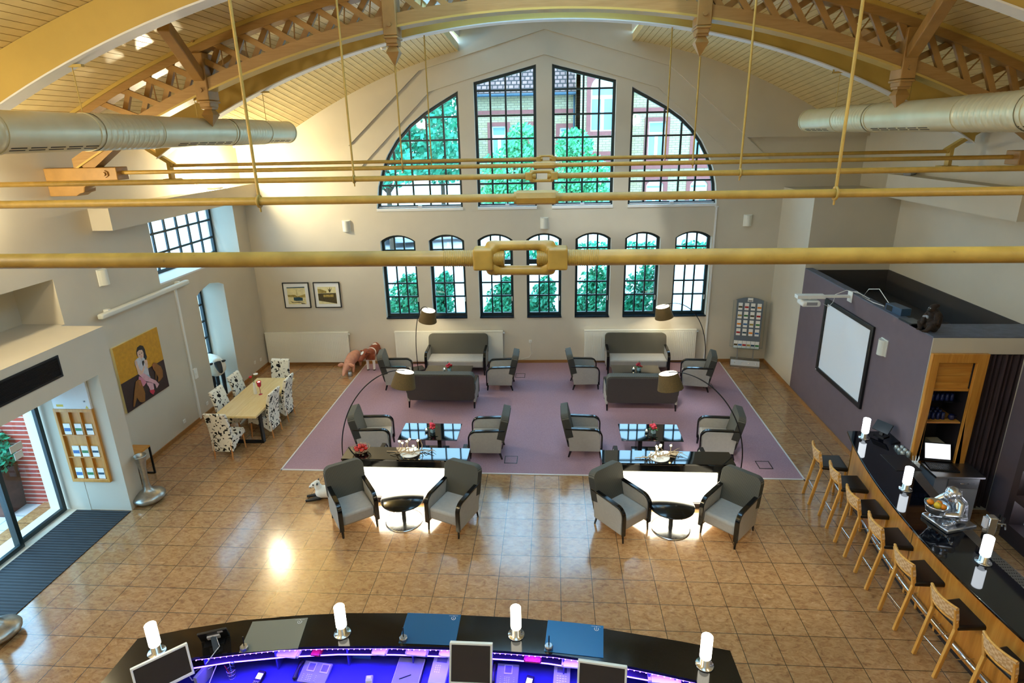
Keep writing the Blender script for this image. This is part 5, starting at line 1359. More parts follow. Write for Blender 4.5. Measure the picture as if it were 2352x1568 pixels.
for x in (-3.75, -3.05, -2.3, -1.6, -.75, 0., .5, .85, 1.1):
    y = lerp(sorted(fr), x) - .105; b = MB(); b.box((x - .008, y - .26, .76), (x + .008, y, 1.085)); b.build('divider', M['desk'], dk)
inner = [q for q in reversed(INN) if -3.9 < q[0] < 1.29]
b = MB(); b.tube([(x, y + .012, 1.078) for x, y in inner], .007, 6); b.build('led_strip', M['ledblue'], dk, label='glowing blue light strip')
b = MB()
for (xa, ya), (xb, yb) in zip(inner, inner[1:]):
    n = int(sqrt((xb - xa) ** 2 + (yb - ya) ** 2) / .055)
    for k in range(n): s_ = k / n; b.ell((xa + (xb - xa) * s_, ya + (yb - ya) * s_ - .001, 1.079), .0055, 6, 4)
b.build('led_dots', M['ledviolet'], dk)
b = MB(); b.tube([(x, y - .376, .932) for x, y in fr[1:-1]], .006, 6); b.build('led_strip', M['ledblue'], dk, label='glowing blue light strip')
b = MB(); b.tube([(x, y - .12, .752) for x, y in inner], .002, 5); b.build('cable_seam', M['gap'], dk)
# purple light shining down on the work surface from the strips
for x in (-3.3, -2.4, -1.5, -.6, .3, 1.0):
    li = bpy.data.lights.new('led_light', 'AREA'); li.shape = 'RECTANGLE'; li.size = .85; li.size_y = .03; li.energy = 9; li.color = (.07, .025, 1)
    lo = bpy.data.objects.new('led_lamp', li); COL.objects.link(lo); lo.parent = dk; lo.location = (x, lerp(sorted(INN), x) + .03, 1.07); lo.rotation_euler = (rad(-12), 0, 0)
# table lamps on the desk
def tlamp(label, loc, group, mat, s=1.0, e=18, colr=(1, .9, .68)):
    t_ = thing('table_lamp', label, 'table lamp', loc, 0, group)
    b = MB(); b.lathe([(0, 0), (.088 * s, 0), (.09 * s, .006), (.085 * s, .014), (.05 * s, .018), (.047 * s, .10), (0, .10)], n=32); b.build('base', M['chrome'], t_)
    b = MB(); b.lathe([(0, .10), (.05 * s, .10), (.056 * s, .11), (.056 * s, .355), (.052 * s, .36), (.03, .361), (0, .361)], n=28); b.build('lamp_shade', mat, t_, label='glowing white glass cylinder')
    return t_
DL = 'cylinder table lamps on the reception desk'
l1 = tlamp('glowing cylinder lamp at the left end of the reception desk', (-4.22, -2.09, 1.12), DL, M['lampglow'])
dup(l1, 'glowing cylinder lamp second from the left on the reception desk', (-2.36, -1.76, 1.12), 0, DL)
dup(l1, 'glowing cylinder lamp third from the left on the reception desk', (-.50, -1.69, 1.12), 0, DL)
dup(l1, 'glowing cylinder lamp at the right end of the reception desk', (1.39, -1.97, 1.12), 0, DL)
BL = 'cylinder table lamps on the bar'
l2 = tlamp('glowing cylinder lamp at the wall end of the bar', (5.20, 2.76, 1.10), BL, M['lampglowb'])
dup(l2, 'glowing cylinder lamp in the middle of the bar, beyond the silver figure', (5.04, 1.22, 1.10), 0, BL)
dup(l2, 'glowing cylinder lamp nearest the viewer on the bar', (5.11, -.31, 1.10), 0, BL)
# desk pads with pen stands
PD, PN = 'glass writing pads on the reception desk', 'pens in stands on the writing pads'
def pad(label, c, rz, col, pl):
    t_ = thing('desk_pad', label, 'desk pad', (c[0], c[1], 1.12), rz, PD)
    b = MB(); b.box((-.30, -.205, 0), (.30, .205, .006)); b.build('pad', col, t_, bevel=.002)
    b = MB()
    b.tube([(.225 + .022 * cos(rad(a)), .15 + .022 * sin(rad(a)), .0065) for a in range(140, 401, 20)], .0035, 5); b.cyl((.225, .15, .006), (.225, .15, .0085), .006, n=8); b.cyl((.225, .175, .006), (.225, .175, .0085), .005, n=8)
    b.box((.17, .182, .006), (.27, .184, .0072)); b.build('logo', M['lgrey'], t_)
    q = Matrix.Translation((c[0], c[1], 1.126)) @ Matrix.Rotation(rz, 4, 'Z') @ Vector((-.255, -.165, 0))
    p_ = thing('pen_stand', pl, 'pen stand', q, rz, PN)
    b = MB(); b.lathe([(.042, 0), (.044, .035), (.036, .045), (0, .045)], n=8, smooth=False); b.build('holder', M['steel'], p_)
    b = MB(); b.cyl((0, 0, .04), (.0, .015, .15), .006, n=8); b.build('pen', M['blackmet'], p_)
gp = plain('grey_pad', '#6C7068', .25); bp1 = plain('blue_pad', '#1C5078', .22); bp2 = plain('blue_pad_bright', '#0E5C92', .22)
pad('grey glass writing pad on the left part of the reception desk', (-3.085, -1.815), rad(8), gp, 'pen stand on the grey writing pad')
pad('dark blue glass writing pad in the middle of the reception desk', (-1.425, -1.655), rad(0), bp1, 'pen stand on the dark blue writing pad')
pad('bright blue glass writing pad on the right part of the reception desk', (.115, -1.71), rad(-5), bp2, 'pen stand on the bright blue writing pad')
# payment terminal seen from behind
t_ = thing('display_stand', 'small black tablet on a stand seen from behind, left on the reception desk', 'tablet', (-3.68, -1.93, 1.12), rad(20))
b = MB(Matrix.Translation((0, 0, .09)) @ Matrix.Rotation(rad(25), 4, 'X')); b.box((-.14, -.012, -.09), (.14, .012, .10)); b.build('tablet', M['black'], t_, bevel=.006)
b = MB(Matrix.Translation((0, 0, .09)) @ Matrix.Rotation(rad(25), 4, 'X')); b.box((-.06, -.03, -.03), (.06, -.012, .03)); b.box((.05, -.014, .055), (.1, -.0125, .09)); b.build('rear_label', M['lgrey'], t_)
b = MB(); b.bar((0, -.03, .1), (.03, -.13, 0), .05, .02); b.box((-.1, -.06, 0), (.1, .06, .012)); b.build('stand', M['black'], t_)
b = MB(); b.tube([(.03, -.04, .09), (.06, -.1, .02), (.0, -.2, .006), (-.04, -.28, .004)], .005, 6); b.build('cable', M['lgrey'], t_)
# monitors
MN = 'computer monitors on the reception desk'
def monitor(label, loc, rz, w, h, tilt, col):
    t_ = thing('computer_monitor', label, 'monitor', loc, rz, MN)
    Tm_ = Matrix.Translation((0, 0, .38)) @ Matrix.Rotation(rad(tilt), 4, 'X')
    b = MB(Tm_); b.py([(-w / 2, -h / 2), (w / 2, -h / 2), (w / 2, h / 2), (-w / 2, h / 2)], -.03, -.02, [[(-w / 2 + .02, -h / 2 + .03), (w / 2 - .02, -h / 2 + .03), (w / 2 - .02, h / 2 - .02), (-w / 2 + .02, h / 2 - .02)]]); b.box((-w / 2, -.02, -h / 2), (w / 2, .02, h / 2)); b.build('housing', col, t_, bevel=.004)
    b = MB(Tm_); b.box((-w / 2 + .02, -.024, -h / 2 + .03), (w / 2 - .02, -.0215, h / 2 - .02)); b.build('screen', M['screen'], t_)
    b = MB(Tm_); b.box((-.02, -.031, -h / 2 + .012), (.02, -.030, -h / 2 + .018)); b.build('badge', M['grey'], t_)
    b = MB(); b.bar((0, .05, .02), (0, .02, .36), .07, .03, (0, 1, 0)); b.lathe([(0, 0), (.12, 0), (.12, .012), (0, .02)], (0, .03, 0), 24); b.build('stand', col, t_)
monitor('white framed monitor at the left end of the reception desk, turned right', (-4.00, -2.32, .76), rad(42), .50, .32, -22, M['white'])
monitor('squarish pale monitor in the middle of the reception desk', (-.93, -2.08, .76), rad(0), .43, .40, -24, M['offwhite'])
monitor('wide pale monitor on the right of the reception desk', (.36, -2.20, .76), rad(-7), .47, .31, -24, M['offwhite'])
# phones and other office things
OF = None
def phone(label, loc, rz, two):
    t_ = thing('desk_phone', label, 'telephone', loc, rz, 'desk telephones on the reception desk'); w = .21 if two else .13
    Tm_ = Matrix.Rotation(rad(14), 4, 'X')
    b = MB(Tm_); b.box((-.10, -.11, .0), (w, .11, .03)); b.build('body', M['grey'], t_, bevel=.005)
    b = MB(Tm_); b.limb([(-.13, -.085, .04), (-.13, 0, .055), (-.13, .085, .04)], [.024, .016, .024], 10); b.build('handset', M['black'], t_)
    for x in ((.0, .15) if two else (.02,)):
        b = MB(Tm_); b.box((x - .045, -.0, .03), (x + .045, .095, .037)); s_ = b.build('display', M['lgrey'], t_, bevel=.002)
        b = MB(Tm_); b.box((x - .034, .015, .0372), (x + .034, .085, .038)); b.build('display_glass', plain('phone_lcd', '#7C7A9A', .2) if 'plcd' not in M else M['plcd'], s_)
    b = MB(Tm_)
    for i in range(3):
        for j in range(4): b.cbox((-.01 + .022 * i, -.085 + .018 * j, .031), (.014, .01, .006))
    for j in range(4): b.cbox((-.055, -.085 + .018 * j, .031), (.012, .008, .005)); b.cbox((.085, -.085 + .018 * j, .031), (.012, .008, .005))
    b.build('keys', M['lgrey'], t_)
M['plcd'] = plain('phone_lcd', '#6C6A9A', .2)
phone('desk phone with two displays, left on the violet lit desk', (-2.68, -1.95, .765), rad(-6), True)
phone('desk phone with one display, right of the squarish monitor', (-.60, -1.88, .765), rad(-2), False)
t_ = thing('fax_phone', 'pale card terminal with keypad and display, middle of the desk', 'telephone', (-1.30, -1.87, .76), rad(-4))
b = MB(); b.px([(-.17, 0), (.15, 0), (.15, .09), (.05, .08), (-.17, .045)], -.09, .09); b.build('body', M['lgrey'], t_, bevel=.006)
Tm_ = Matrix.Translation((0, 0, .062)) @ Matrix.Rotation(rad(9), 4, 'X')
b = MB(Tm_); b.box((-.05, .055, .006), (.06, .115, .0125)); b.build('display', M['plcd'], t_)
b = MB(Tm_)
for i in range(3):
    for j in range(4): b.cyl((-.045 + .022 * i, -.05 + .023 * j, .0), (-.045 + .022 * i, -.05 + .023 * j, .01), .008, n=8)
b.box((-.05, -.09, .002), (.03, -.082, .008)); b.build('keys', M['white'], t_)
t_ = thing('desk_calculator', 'pale keypad terminal left of the wide monitor', 'calculator', (-.02, -1.90, .76), rad(-4))
b = MB(); b.px([(-.14, 0), (.12, 0), (.12, .06), (-.14, .03)], -.085, .085); b.build('body', M['lgrey'], t_, bevel=.005)
Tm_ = Matrix.Translation((0, 0, .046)) @ Matrix.Rotation(rad(6.5), 4, 'X')
b = MB(Tm_); b.box((-.05, .045, .0), (.05, .095, .008)); b.build('display', M['plcd'], t_)
b = MB(Tm_)
for i in range(4):
    for j in range(5): b.cbox((-.042 + .028 * i, -.1 + .026 * j, .002), (.018, .016, .01))
b.build('keys', M['white'], t_)
CTG = 'handheld card terminals with lit displays'
def cardterm(label, loc, rz):
    t_ = thing('card_terminal', label, 'card terminal', loc, rz, CTG)
    Tm_ = Matrix.Rotation(rad(12), 4, 'X')
    b = MB(Tm_); b.box((-.04, -.11, 0), (.04, .09, .04)); b.build('body', M['blackmet'], t_, bevel=.006)
    b = MB(Tm_); b.box((-.03, .0, .04), (.03, .06, .042)); b.build('display', M['lcd'], t_)
    b = MB(Tm_)
    for i in range(3):
        for j in range(4): b.cbox((-.022 + .022 * i, -.09 + .02 * j, .042), (.015, .012, .006))
    b.build('keys', M['grey'], t_)
cardterm('card terminal with lit display on the left of the violet lit desk', (-3.19, -2.07, .765), rad(-8))
cardterm('card terminal with lit display right of the single display phone', (-.36, -1.99, .765), rad(-14))
t_ = thing('document_tray', 'flat tray with dark folder and pen in the middle of the desk', 'document tray', (-1.63, -1.92, .76), rad(-2))
b = MB(); b.box((-.15, -.19, 0), (.15, .19, .03)); b.build('tray', M['black'], t_); b = MB(); b.box((-.14, -.185, .03), (.14, .17, .05)); b.build('paper_stack', M['paper'], t_); b = MB(); b.box((-.135, -.17, .05), (.135, .165, .054)); b.build('folder', M['grey'], t_); b = MB(); b.cyl((-.07, -.10, .058), (.04, -.04, .058), .005, n=6); b.build('pen', M['black'], t_)
t_ = thing('tape_dispenser', 'small tape dispenser on the desk left of the document tray', 'tape dispenser', (-2.02, -2.02, .76), rad(10))
b = MB(); b.px([(-.05, 0), (.06, 0), (.06, .02), (.03, .06), (-.03, .06), (-.05, .03)], -.035, .035); b.build('body', M['lgrey'], t_, bevel=.006); b = MB(); b.cyl((-.02, 0, .05), (.02, 0, .05), .026, n=16); b.build('roll', M['white'], t_)
t_ = thing('note_box', 'pale box of note slips under the squarish monitor', 'note box', (-1.10, -2.05, .76), rad(3))
b = MB(); b.box((-.05, -.05, 0), (.05, .05, .05)); b.build('box', M['grey'], t_); b = MB(); b.box((-.046, -.046, .05), (.046, .046, .07)); b.build('slips', M['paper'], t_)
t_ = thing('pen_holder', 'wire pen holder with pens and scissors, left on the desk', 'pen holder', (-3.50, -2.03, .76))
b = MB()
for k in range(14): a = k * .449; b.cyl((.035 * cos(a), .035 * sin(a), 0), (.045 * cos(a), .045 * sin(a), .1), .0025, n=4)
for z in (.003, .05, .1): b.tube([((.035 + z * .1) * cos(q * .35), (.035 + z * .1) * sin(q * .35), z) for q in range(19)], .003, 4, cap=False)
b.build('wire_cup', M['chrome'], t_)
PP = ['red', 'white', 'bluepaper', 'black']
for k in range(4): b = MB(); b.cyl((.01 * k - .015, .01 * (k % 2), .01), (.03 * (k - 1.5), .04 * ((k % 2) - .5), .17), .004, n=6); b.build('pen', M[PP[k]], t_)
b = MB(); b.tube([(.02 + .018 * cos(q * .5), .02, .17 + .018 * sin(q * .5)) for q in range(14)], .004, 5); b.build('scissors', M['bluepaper'], t_)
t_ = thing('router_box', 'upright violet lit modem box with cables, left on the desk', 'modem', (-3.76, -2.1, .76), rad(-10))
b = MB(); b.box((-.02, -.11, 0), (.02, .11, .17)); b.build('case', M['grey'], t_, bevel=.004); b = MB()
b.tube([(-.02, .05, .1), (-.1, .1, .08), (-.18, .06, .02), (-.28, .1, .006)], .006, 6); b.tube([(-.02, 0, .06), (-.12, -.04, .03), (-.22, .02, .008), (-.34, -.04, .006)], .006, 6); b.tube([(.02, .05, .12), (.1, .1, .16), (.08, .0, .05), (.1, -.1, .006)], .005, 6); b.build('cable', M['white'], t_)
for lb, x, zz, w, m in (('stack of white envelopes in the pigeonhole left of the middle', -2.92, .94, .12, 'paper'), ('white card holder in the pigeonhole behind the phone with two displays', -2.62, .94, .05, 'red'), ('slip printer with a paper tongue in the middle pigeonhole', -1.95, .94, .08, 'paper'), ('row of striped cards in the pigeonhole above the document tray', -1.55, .94, .12, 'lgrey'), ('white papers in the pigeonhole left of the squarish monitor', -1.2, .94, .11, 'paper'), ('pale cards in the pigeonhole right of the middle desk lamp', -.32, .94, .09, 'pink'), ('row of white cards in the pigeonhole behind the keypad terminal', .1, .94, .12, 'paper'), ('long row of pale folders in the right end pigeonhole', 1.0, .94, .16, 'paper')):
    y = lerp(sorted(fr), x) - .33; b = MB(); b.box((-w, -.06, 0), (w, .08, .03)); b.box((-w * .8, -.09, .03), (w * .9, .06, .045)); o = b.build('paper_stack', M[m]); o.location = (x, y, zz); o.rotation_euler = (0, 0, -.06); tag(o, lb, 'papers')
b = MB(); b.box((-.11, -.05, 0), (.11, .06, .05)); b.box((-.1, -.052, .01), (-.05, -.0505, .03)); o = b.build('set_top_box', M['bluepaper']); o.location = (-2.2, lerp(sorted(fr), -2.2) - .22, .76); tag(o, 'flat blue device box under the shelf right of the two display phone', 'device box')
b = MB(); b.box((-.13, -.11, 0), (.13, .11, .012)); b.box((-.08, -.06, .012), (.11, .07, .02)); o = b.build('paper_stack', M['paper']); o.location = (-.9, -2.38, .76); tag(o, 'loose sheets of paper below the squarish monitor', 'papers')
# orchid tip at the bottom left corner
t_ = thing('potted_orchid', 'orchid twig with leaves and a red pot rising at the bottom left corner', 'plant', (-4.95, -2.72, 0))
b = MB(); b.lathe([(.10, 0), (.13, .3), (.11, .3), (0, .25)], n=20); b.build('pot', M['red'], t_)
b = MB(); b.tube([(0, 0, .25), (-.02, .02, .5), (.02, .05, .62), (.0, .1, .7)], [.008, .007, .005, .003], 6); b.tube([(.0, .04, .58), (-.06, .06, .66), (-.1, .05, .68)], [.005, .004, .002], 5); b.build('twig', M['twig'], t_)
b = MB(); 
for k in range(5): a = k * 1.3; b.ell((.09 * cos(a), .09 * sin(a), .36), (.1, .03, .01), 8, 5, Matrix.Rotation(a, 3, 'Z'))
b.build('leaves', M['leaf'], t_)

# ------------------------------------------------------------------ things on the bar
t_ = thing('silver_figure', 'silver sculpture of a crouching ape holding a bowl, on the bar', 'sculpture', (5.17, .45, 1.10), rad(-74), scale=1.0)
b = MB(); b.box((-.2, -.24, 0), (.2, .23, .06)); b.build('plinth', M['silver'], t_, bevel=.015)
b = MB()
b.limb([(0, .10, .13), (0, .07, .27), (0, -.0, .37)], [.12, .125, .10], 14)
b.ell((0, -.03, .47), (.085, .10, .085)); b.ell((0, -.115, .445), (.05, .05, .045)); b.ell((0, -.08, .50), (.065, .035, .025))
for s in (-1, 1):
    b.limb([(s * .10, .0, .34), (s * .165, -.08, .24), (s * .10, -.23, .235)], [.06, .045, .035]); b.ell((s * .085, -.26, .235), (.03, .055, .03))
    b.limb([(s * .09, .08, .12), (s * .14, -.07, .17), (s * .1, -.05, .08)], [.075, .055, .04]); b.ell((s * .1, -.13, .075), (.045, .09, .025))
    b.ell((s * .085, -.02, .48), (.015, .028, .034))
b.build('ape_body', M['silver'], t_, remesh=.009, smooth=3)
b = MB()
for s in (-1, 1):
    for k in range(4): b.limb([(s * .10, -.265, .262 - .018 * k), (s * .075, -.315 - .004 * k, .262 - .018 * k), (s * .045, -.335, .26 - .018 * k)], [.011, .0095, .007], 8)
    b.limb([(s * .09, -.24, .265), (s * .06, -.27, .285)], [.012, .009], 8)
b.build('fingers', M['silver'], t_)
b = MB(); b.lathe([(0, .18), (.06, .185), (.115, .23), (.135, .31), (.145, .335), (.137, .335), (.105, .24), (0, .2)], (0, -.255, 0), 30); b.build('bowl', M['silver'], t_)
FR = 'fruit in the silver bowl'
Tf = Matrix.Translation((5.17, .45, 1.10)) @ Matrix.Rotation(rad(-74), 4, 'Z')
for lb, p, r_, m in (('orange at the left rim of the silver bowl', (-.06, -.30, .335), .042, 'orange'), ('yellow lemon in the middle of the silver bowl', (.02, -.27, .325), .045, 'lemon'), ('orange at the right side of the silver bowl', (.06, -.22, .32), .04, 'orange'), ('small orange behind the lemon in the silver bowl', (-.02, -.2, .32), .04, 'orange')):
    b = MB(); b.ell((0, 0, 0), r_, 16, 12); o = b.build('fruit', M[m]); o.location = Tf @ Vector(p); tag(o, lb, 'fruit', FR)
    c = MB(); c.ell((0, 0, r_ * .97), (.007, .007, .004), 8, 4); c.build('stem_end', M['leaf'], o)
b = MB(Tf)
for a in (.3, 1.2, 2.6): b.ell(Vector((-.09 + .03 * cos(a), -.32 + .03 * sin(a), .35)), (.045, .016, .006), 8, 5, Matrix.Rotation(a, 3, 'Z') @ Matrix.Rotation(.5, 3, 'Y'))
tag(b.build('leaf_sprig', M['leaf']), 'green leaves at the rim of the silver bowl', 'leaves')
t_ = thing('beer_tap', 'chrome beer tap column on the bar behind the silver figure', 'beer tap', (5.42, .10, 1.10), rad(-5))
b = MB(); b.box((-.05, -.05, 0), (.05, .05, .36)); b.build('column', M['chrome'], t_, bevel=.01)
b = MB(); b.box((-.085, -.03, .2), (-.052, .03, .34)); b.build('sign', M['lgrey'], t_)
for y in (-.03, .04):
    b = MB(); b.tube([(.05, y, .28), (.14, y, .28), (.16, y, .2)], .011, 8); b.build('spout', M['chrome'], t_); b = MB(); b.cyl((.1, y, .29), (.11, y, .37), .012, .016, 8); b.build('tap_handle', M['black'], t_)
t_ = thing('drip_tray', 'perforated steel drip tray on the bar at the right picture edge', 'drip tray', (0, 0, 1.0))
b = MB(); q0 = [y for y in ys if -1.6 <= y <= -.1]; b.pz([(bx(y) + .63, y) for y in q0] + [(bx(y) + .85, y) for y in reversed(q0)], .001, .02); b.build('tray', M['steel'], t_)
b = MB()
for y in q0:
    for dy in (0, .05, .1):
        for k in range(7): b.cyl((bx(y - dy) + .655 + k * .027, y - dy, .0201), (bx(y - dy) + .655 + k * .027, y - dy, .0212), .008, n=6)
b.build('holes', M['gap'], t_)
b = MB(); b.box((5.18, 1.72, 1.10), (5.56, 2.20, 1.108)); tag(b.build('bar_mat', M['black'], bevel=.003), 'flat black rubber mat on the bar near its wall end', 'bar mat')
t_ = thing('order_terminal', 'black tilted order terminal on the bar by the purple wall', 'terminal', (5.52, 2.84, 1.10), rad(-60))
b = MB(Matrix.Translation((0, 0, .16)) @ Matrix.Rotation(rad(-40), 4, 'X')); b.box((-.14, -.012, -.09), (.14, .012, .10)); b.build('display', M['black'], t_, bevel=.006); b = MB(); b.bar((0, .0, 0), (0, .03, .15), .06, .05, (0, 1, 0)); b.box((-.09, -.07, 0), (.09, .09, .02)); b.build('stand', M['black'], t_)
GL = 'upturned glasses behind the bar end'
def tumbler(name, label, loc, mat, group, h=.1, r=.034):
    b = MB(); b.lathe([(r, 0), (r + .003, .004), (r * .82, h), (0, h)], n=14); o = b.build(name, mat); o.location = loc; return tag(o, label, 'glass', group)
M['cut'] = plain('cut_glass', '#AEB4B0', .1, .3)
k = 0
for i in range(3):
    for j in range(2):
        tumbler('drinking_glass', 'upturned glass in the %s row behind the bar end, %s from the wall' % (('front', 'back')[j], ('first', 'second', 'third')[i]), (5.60 + .09 * j - .0 * i, 2.50 - .09 * i, 1.0), M['cut'], GL)
b = MB(); b.box((5.50, 2.16, 1.0), (5.58, 2.24, 1.09)); b.build
t_ = thing('straw_holder', 'white holder with straws and napkins behind the bar', 'straw holder', (5.60, 1.98, 1.0))
b = MB(); b.py([(-.05, 0), (.05, 0), (.05, .1), (-.05, .1)], -.05, .05); b.build('box', M['white'], t_)
b = MB()
for j in range(9): b.cyl((.01 * (j - 4), .02 * ((j * 7) % 3 - 1), .09), (.016 * (j - 4), .03 * ((j * 7) % 3 - 1), .2), .004, n=5)
b.build('straws', M['paper'], t_)
# cupboard contents
t_ = thing('till_laptop', 'open till computer with white screen on the steel back counter', 'laptop', (6.14, 2.2, .91), rad(-8))
b = MB(Matrix.Translation((0, .10, .03)) @ Matrix.Rotation(rad(-22), 4, 'X')); b.box((-.2, -.012, 0), (.2, .012, .3)); b.build('lid', M['black'], t_, bevel=.006)
b = MB(Matrix.Translation((0, .10, .03)) @ Matrix.Rotation(rad(-22), 4, 'X')); b.box((-.185, -.0135, .04), (.185, -.0125, .285)); b.build('screen', emis('till_screen', (.92, .95, 1, 1), .85), t_)
b = MB(); b.box((-.2, -.16, 0), (.22, .09, .022)); b.build('base', M['black'], t_, bevel=.004)
b = MB()
for i in range(12):
    for j in range(5): b.cbox((-.17 + .031 * i, -.13 + .033 * j, .024), (.024, .025, .006))
b.build('keys', M['blackmet'], t_)
t_ = thing('receipt_printer', 'beige receipt printer behind the till computer', 'printer', (6.28, 2.62, .905)); b = MB(); b.box((-.1, -.12, .1), (.1, .12, .24)); b.build('case', plain('beige_plastic', '#C9BFA0', .5), t_, bevel=.01); b = MB(); b.box((-.11, -.13, 0), (.11, .13, .1)); b.build('tray', M['bluepaper'], t_); b = MB(); b.box((-.07, -.1215, .15), (.07, -.1205, .17)); b.build('slot', M['black'], t_)
CU = 'dark drinking glasses in the wooden cupboard'
M['darkglass'] = plain('dark_blue_glass', '#1A2450', .08, .2)
rown = ['front', 'second', 'back']
for lv, zz, nx in (('upper', 1.956, 6), ('lower', 1.62, 5)):
    for j in range(3):
        for i in range(nx): tumbler('drinking_glass', 'dark blue glass on the %s cupboard shelf, %s row, %s from the left' % (lv, rown[j], ['first', 'second', 'third', 'fourth', 'fifth', 'sixth'][i]), (5.90 + .075 * i + .012 * j, 2.47 + .1 * j, zz), M['darkglass'], CU, .12, .031)
t_ = thing('glass_jug', 'small dark round jug alone on the right of the lower cupboard shelf', 'jug', (6.33, 2.46, 1.62)); b = MB(); b.lathe([(.035, 0), (.05, .03), (.045, .07), (.035, .085), (.03, .085), (0, .02)], n=18); b.build('body', M['darkglass'], t_); b = MB(); b.tube([(.045, 0, .07), (.075, 0, .06), (.07, 0, .03), (.048, 0, .02)], .006, 6); b.build('handle', M['darkglass'], t_)
# curtain
cu_ = thing('curtain', 'dark brown curtain hanging right of the wooden cupboard', 'curtain', (6.87, 2.44, 0))
b = MB(); b.grid(lambda u, v: (-.29 + .558 * u, -.035 + .035 * sin(u * 42) + .015 * sin(u * 17 + v * 2), .02 + 2.76 * v), 90, 6); b.build('cloth', M['curtain'], cu_)
b = MB(); b.box((-.29, -.05, 2.76), (.27, .05, 2.785)); b.build('curtain_rail', M['blackmet'], cu_)
# back shelf with bottles
bs = thing('bottle_shelf', 'dark wooden back bar shelf with lit cubbies at the right picture edge', 'shelf', (0, 0, 0))
b = MB(); YA, YB = -1.3, 1.70
cells = []
for z0 in (.28, .80, 1.32, 1.84):
    y = YB - .12
    while y - .5 > YA: cells.append((y - .48, y, z0, z0 + .42)); y -= .58
b.px([(YA, 0), (YB, 0), (YB, 2.4), (YA, 2.4)], 6.90, 7.12, [[(a, z0), (c, z0), (c, z1), (a, z1)] for a, c, z0, z1 in cells]); b.build('frame', plain('dark_shelf_wood', '#3A2E30', .5, var=.1), bs)
b = MB(); b.box((7.12, YA, 0), (7.135, YB, 2.4)); b.build('back_panel', M['wall_white'], bs)
BO = 'bottles on the back bar shelf'; 
def bottle(label, loc, mat, h):
    t2 = thing('bottle', label, 'bottle', loc, 0, BO)
    b = MB(); b.lathe([(0, 0), (.036, 0), (.038, .01), (.038, h * .58), (.03, h * .68), (.014, h * .78), (.013, h), (0, h)], n=16); b.build('body', mat, t2)
    b = MB(); b.cyl((0, 0, h * .9), (0, 0, h + .01), .016, n=10); b.build('cap', M['black'], t2)
    b = MB(); b.cyl((0, 0, h * .2), (0, 0, h * .5), .0386, n=16, cap=False); b.build('bottle_label', M['paper'], t2)
mats_b = [M['darkglass'], plain('brown_glass', '#2A120A', .08), plain('green_glass', '#123A20', .08)]
for k, (a, c, z0, z1) in enumerate(cells[:10]):
    col_, row_ = k % 4 if False else 0, 0
nm_r = {.28: 'lowest', .80: 'second lowest', 1.32: 'second highest', 1.84: 'top'}
for z0 in (.80, 1.32):
    cc = [q for q in cells if q[2] == z0][:3]
    for ci, (a, c, _, _) in enumerate(cc):
        for k in range(3): bottle('bottle in the %s cubby row, %s cubby from curtain, %s from left' % (nm_r[z0], ['first', 'second', 'third'][ci], ['first', 'second', 'third'][k]), (7.0, c - .1 - .13 * k, z0), mats_b[(k + ci) % 3], .29 + .02 * (k % 2))
for y in (1.35, .77, .19):
    li = bpy.data.lights.new('cubby_light', 'POINT'); li.energy = 1.2; li.color = (.85, .88, 1); li.shadow_soft_size = .03
    for z in (.62, 1.14):
        lo = bpy.data.objects.new('cubby_lamp', li); COL.objects.link(lo); lo.parent = bs; lo.location = (7.02, y, z)
# ------------------------------------------------------------------ outside
b = MB(); b.box((-60, 9.45, -.3), (60, 80, -.06)); b.box((-60, -30, -.3), (-9.3, 9.45, -.06)); struct('floor_street', b, M['asphalt'])
b = MB(); b.box((-14, -4, -.06), (-9.3, 4.0, -.045)); struct('floor_pavement', b, M['pave'])
# brick house across the street
hs = thing('brick_house', 'yellow brick house with red stone window surrounds across the street', 'house', (0, 40, 0))
def facade(x0, x1, y, z1, wins, name, parent, rev=.3):
    b = MB(); b.py([(x0, -.1), (x1, -.1), (x1, z1), (x0, z1)], y, y + rev, [w[:] for w in wins]); return b.build(name, M['brickY'], parent)
def rect(x, z, w, h): return [(x - w / 2, z), (x + w / 2, z), (x + w / 2, z + h), (x - w / 2, z + h)]
wl = [rect(-4.2, 4.5, 1.1, 2.2), rect(-1.3, 4.5, 1.1, 2.2), rect(-4.2, .8, 1.1, 2.2), rect(-1.3, .8, 1.1, 2.2), rect(.75, 5.3, .7, 1.2)]
facade(-6.6, 1.55, 0, 9.0, wl, 'wall', hs)
wc = [archtop(2.6, 4.3, 6.2, 9.2, .75), archtop(2.6, 4.3, .9, 3.6, .5)]
facade(1.55, 5.3, -1.2, 14.5, wc, 'wall', hs)
b = MB(); b.box((1.55, -1.2, -.1), (1.85, 0, 14.5)); b.box((5.0, -1.2, -.1), (5.3, 0, 14.5)); b.build('side_wall', M['brickY'], hs)
wr = [rect(7.6, 4.2, 1.25, 2.6), rect(11.0, 4.2, 1.25, 2.6), archtop(7.0, 8.3, .6, 2.2, .4), archtop(10.3, 11.6, .6, 2.2, .4), rect(14.5, 4.2, 1.25, 2.6)]
facade(5.3, 17, 0, 9.6, wr, 'wall', hs)
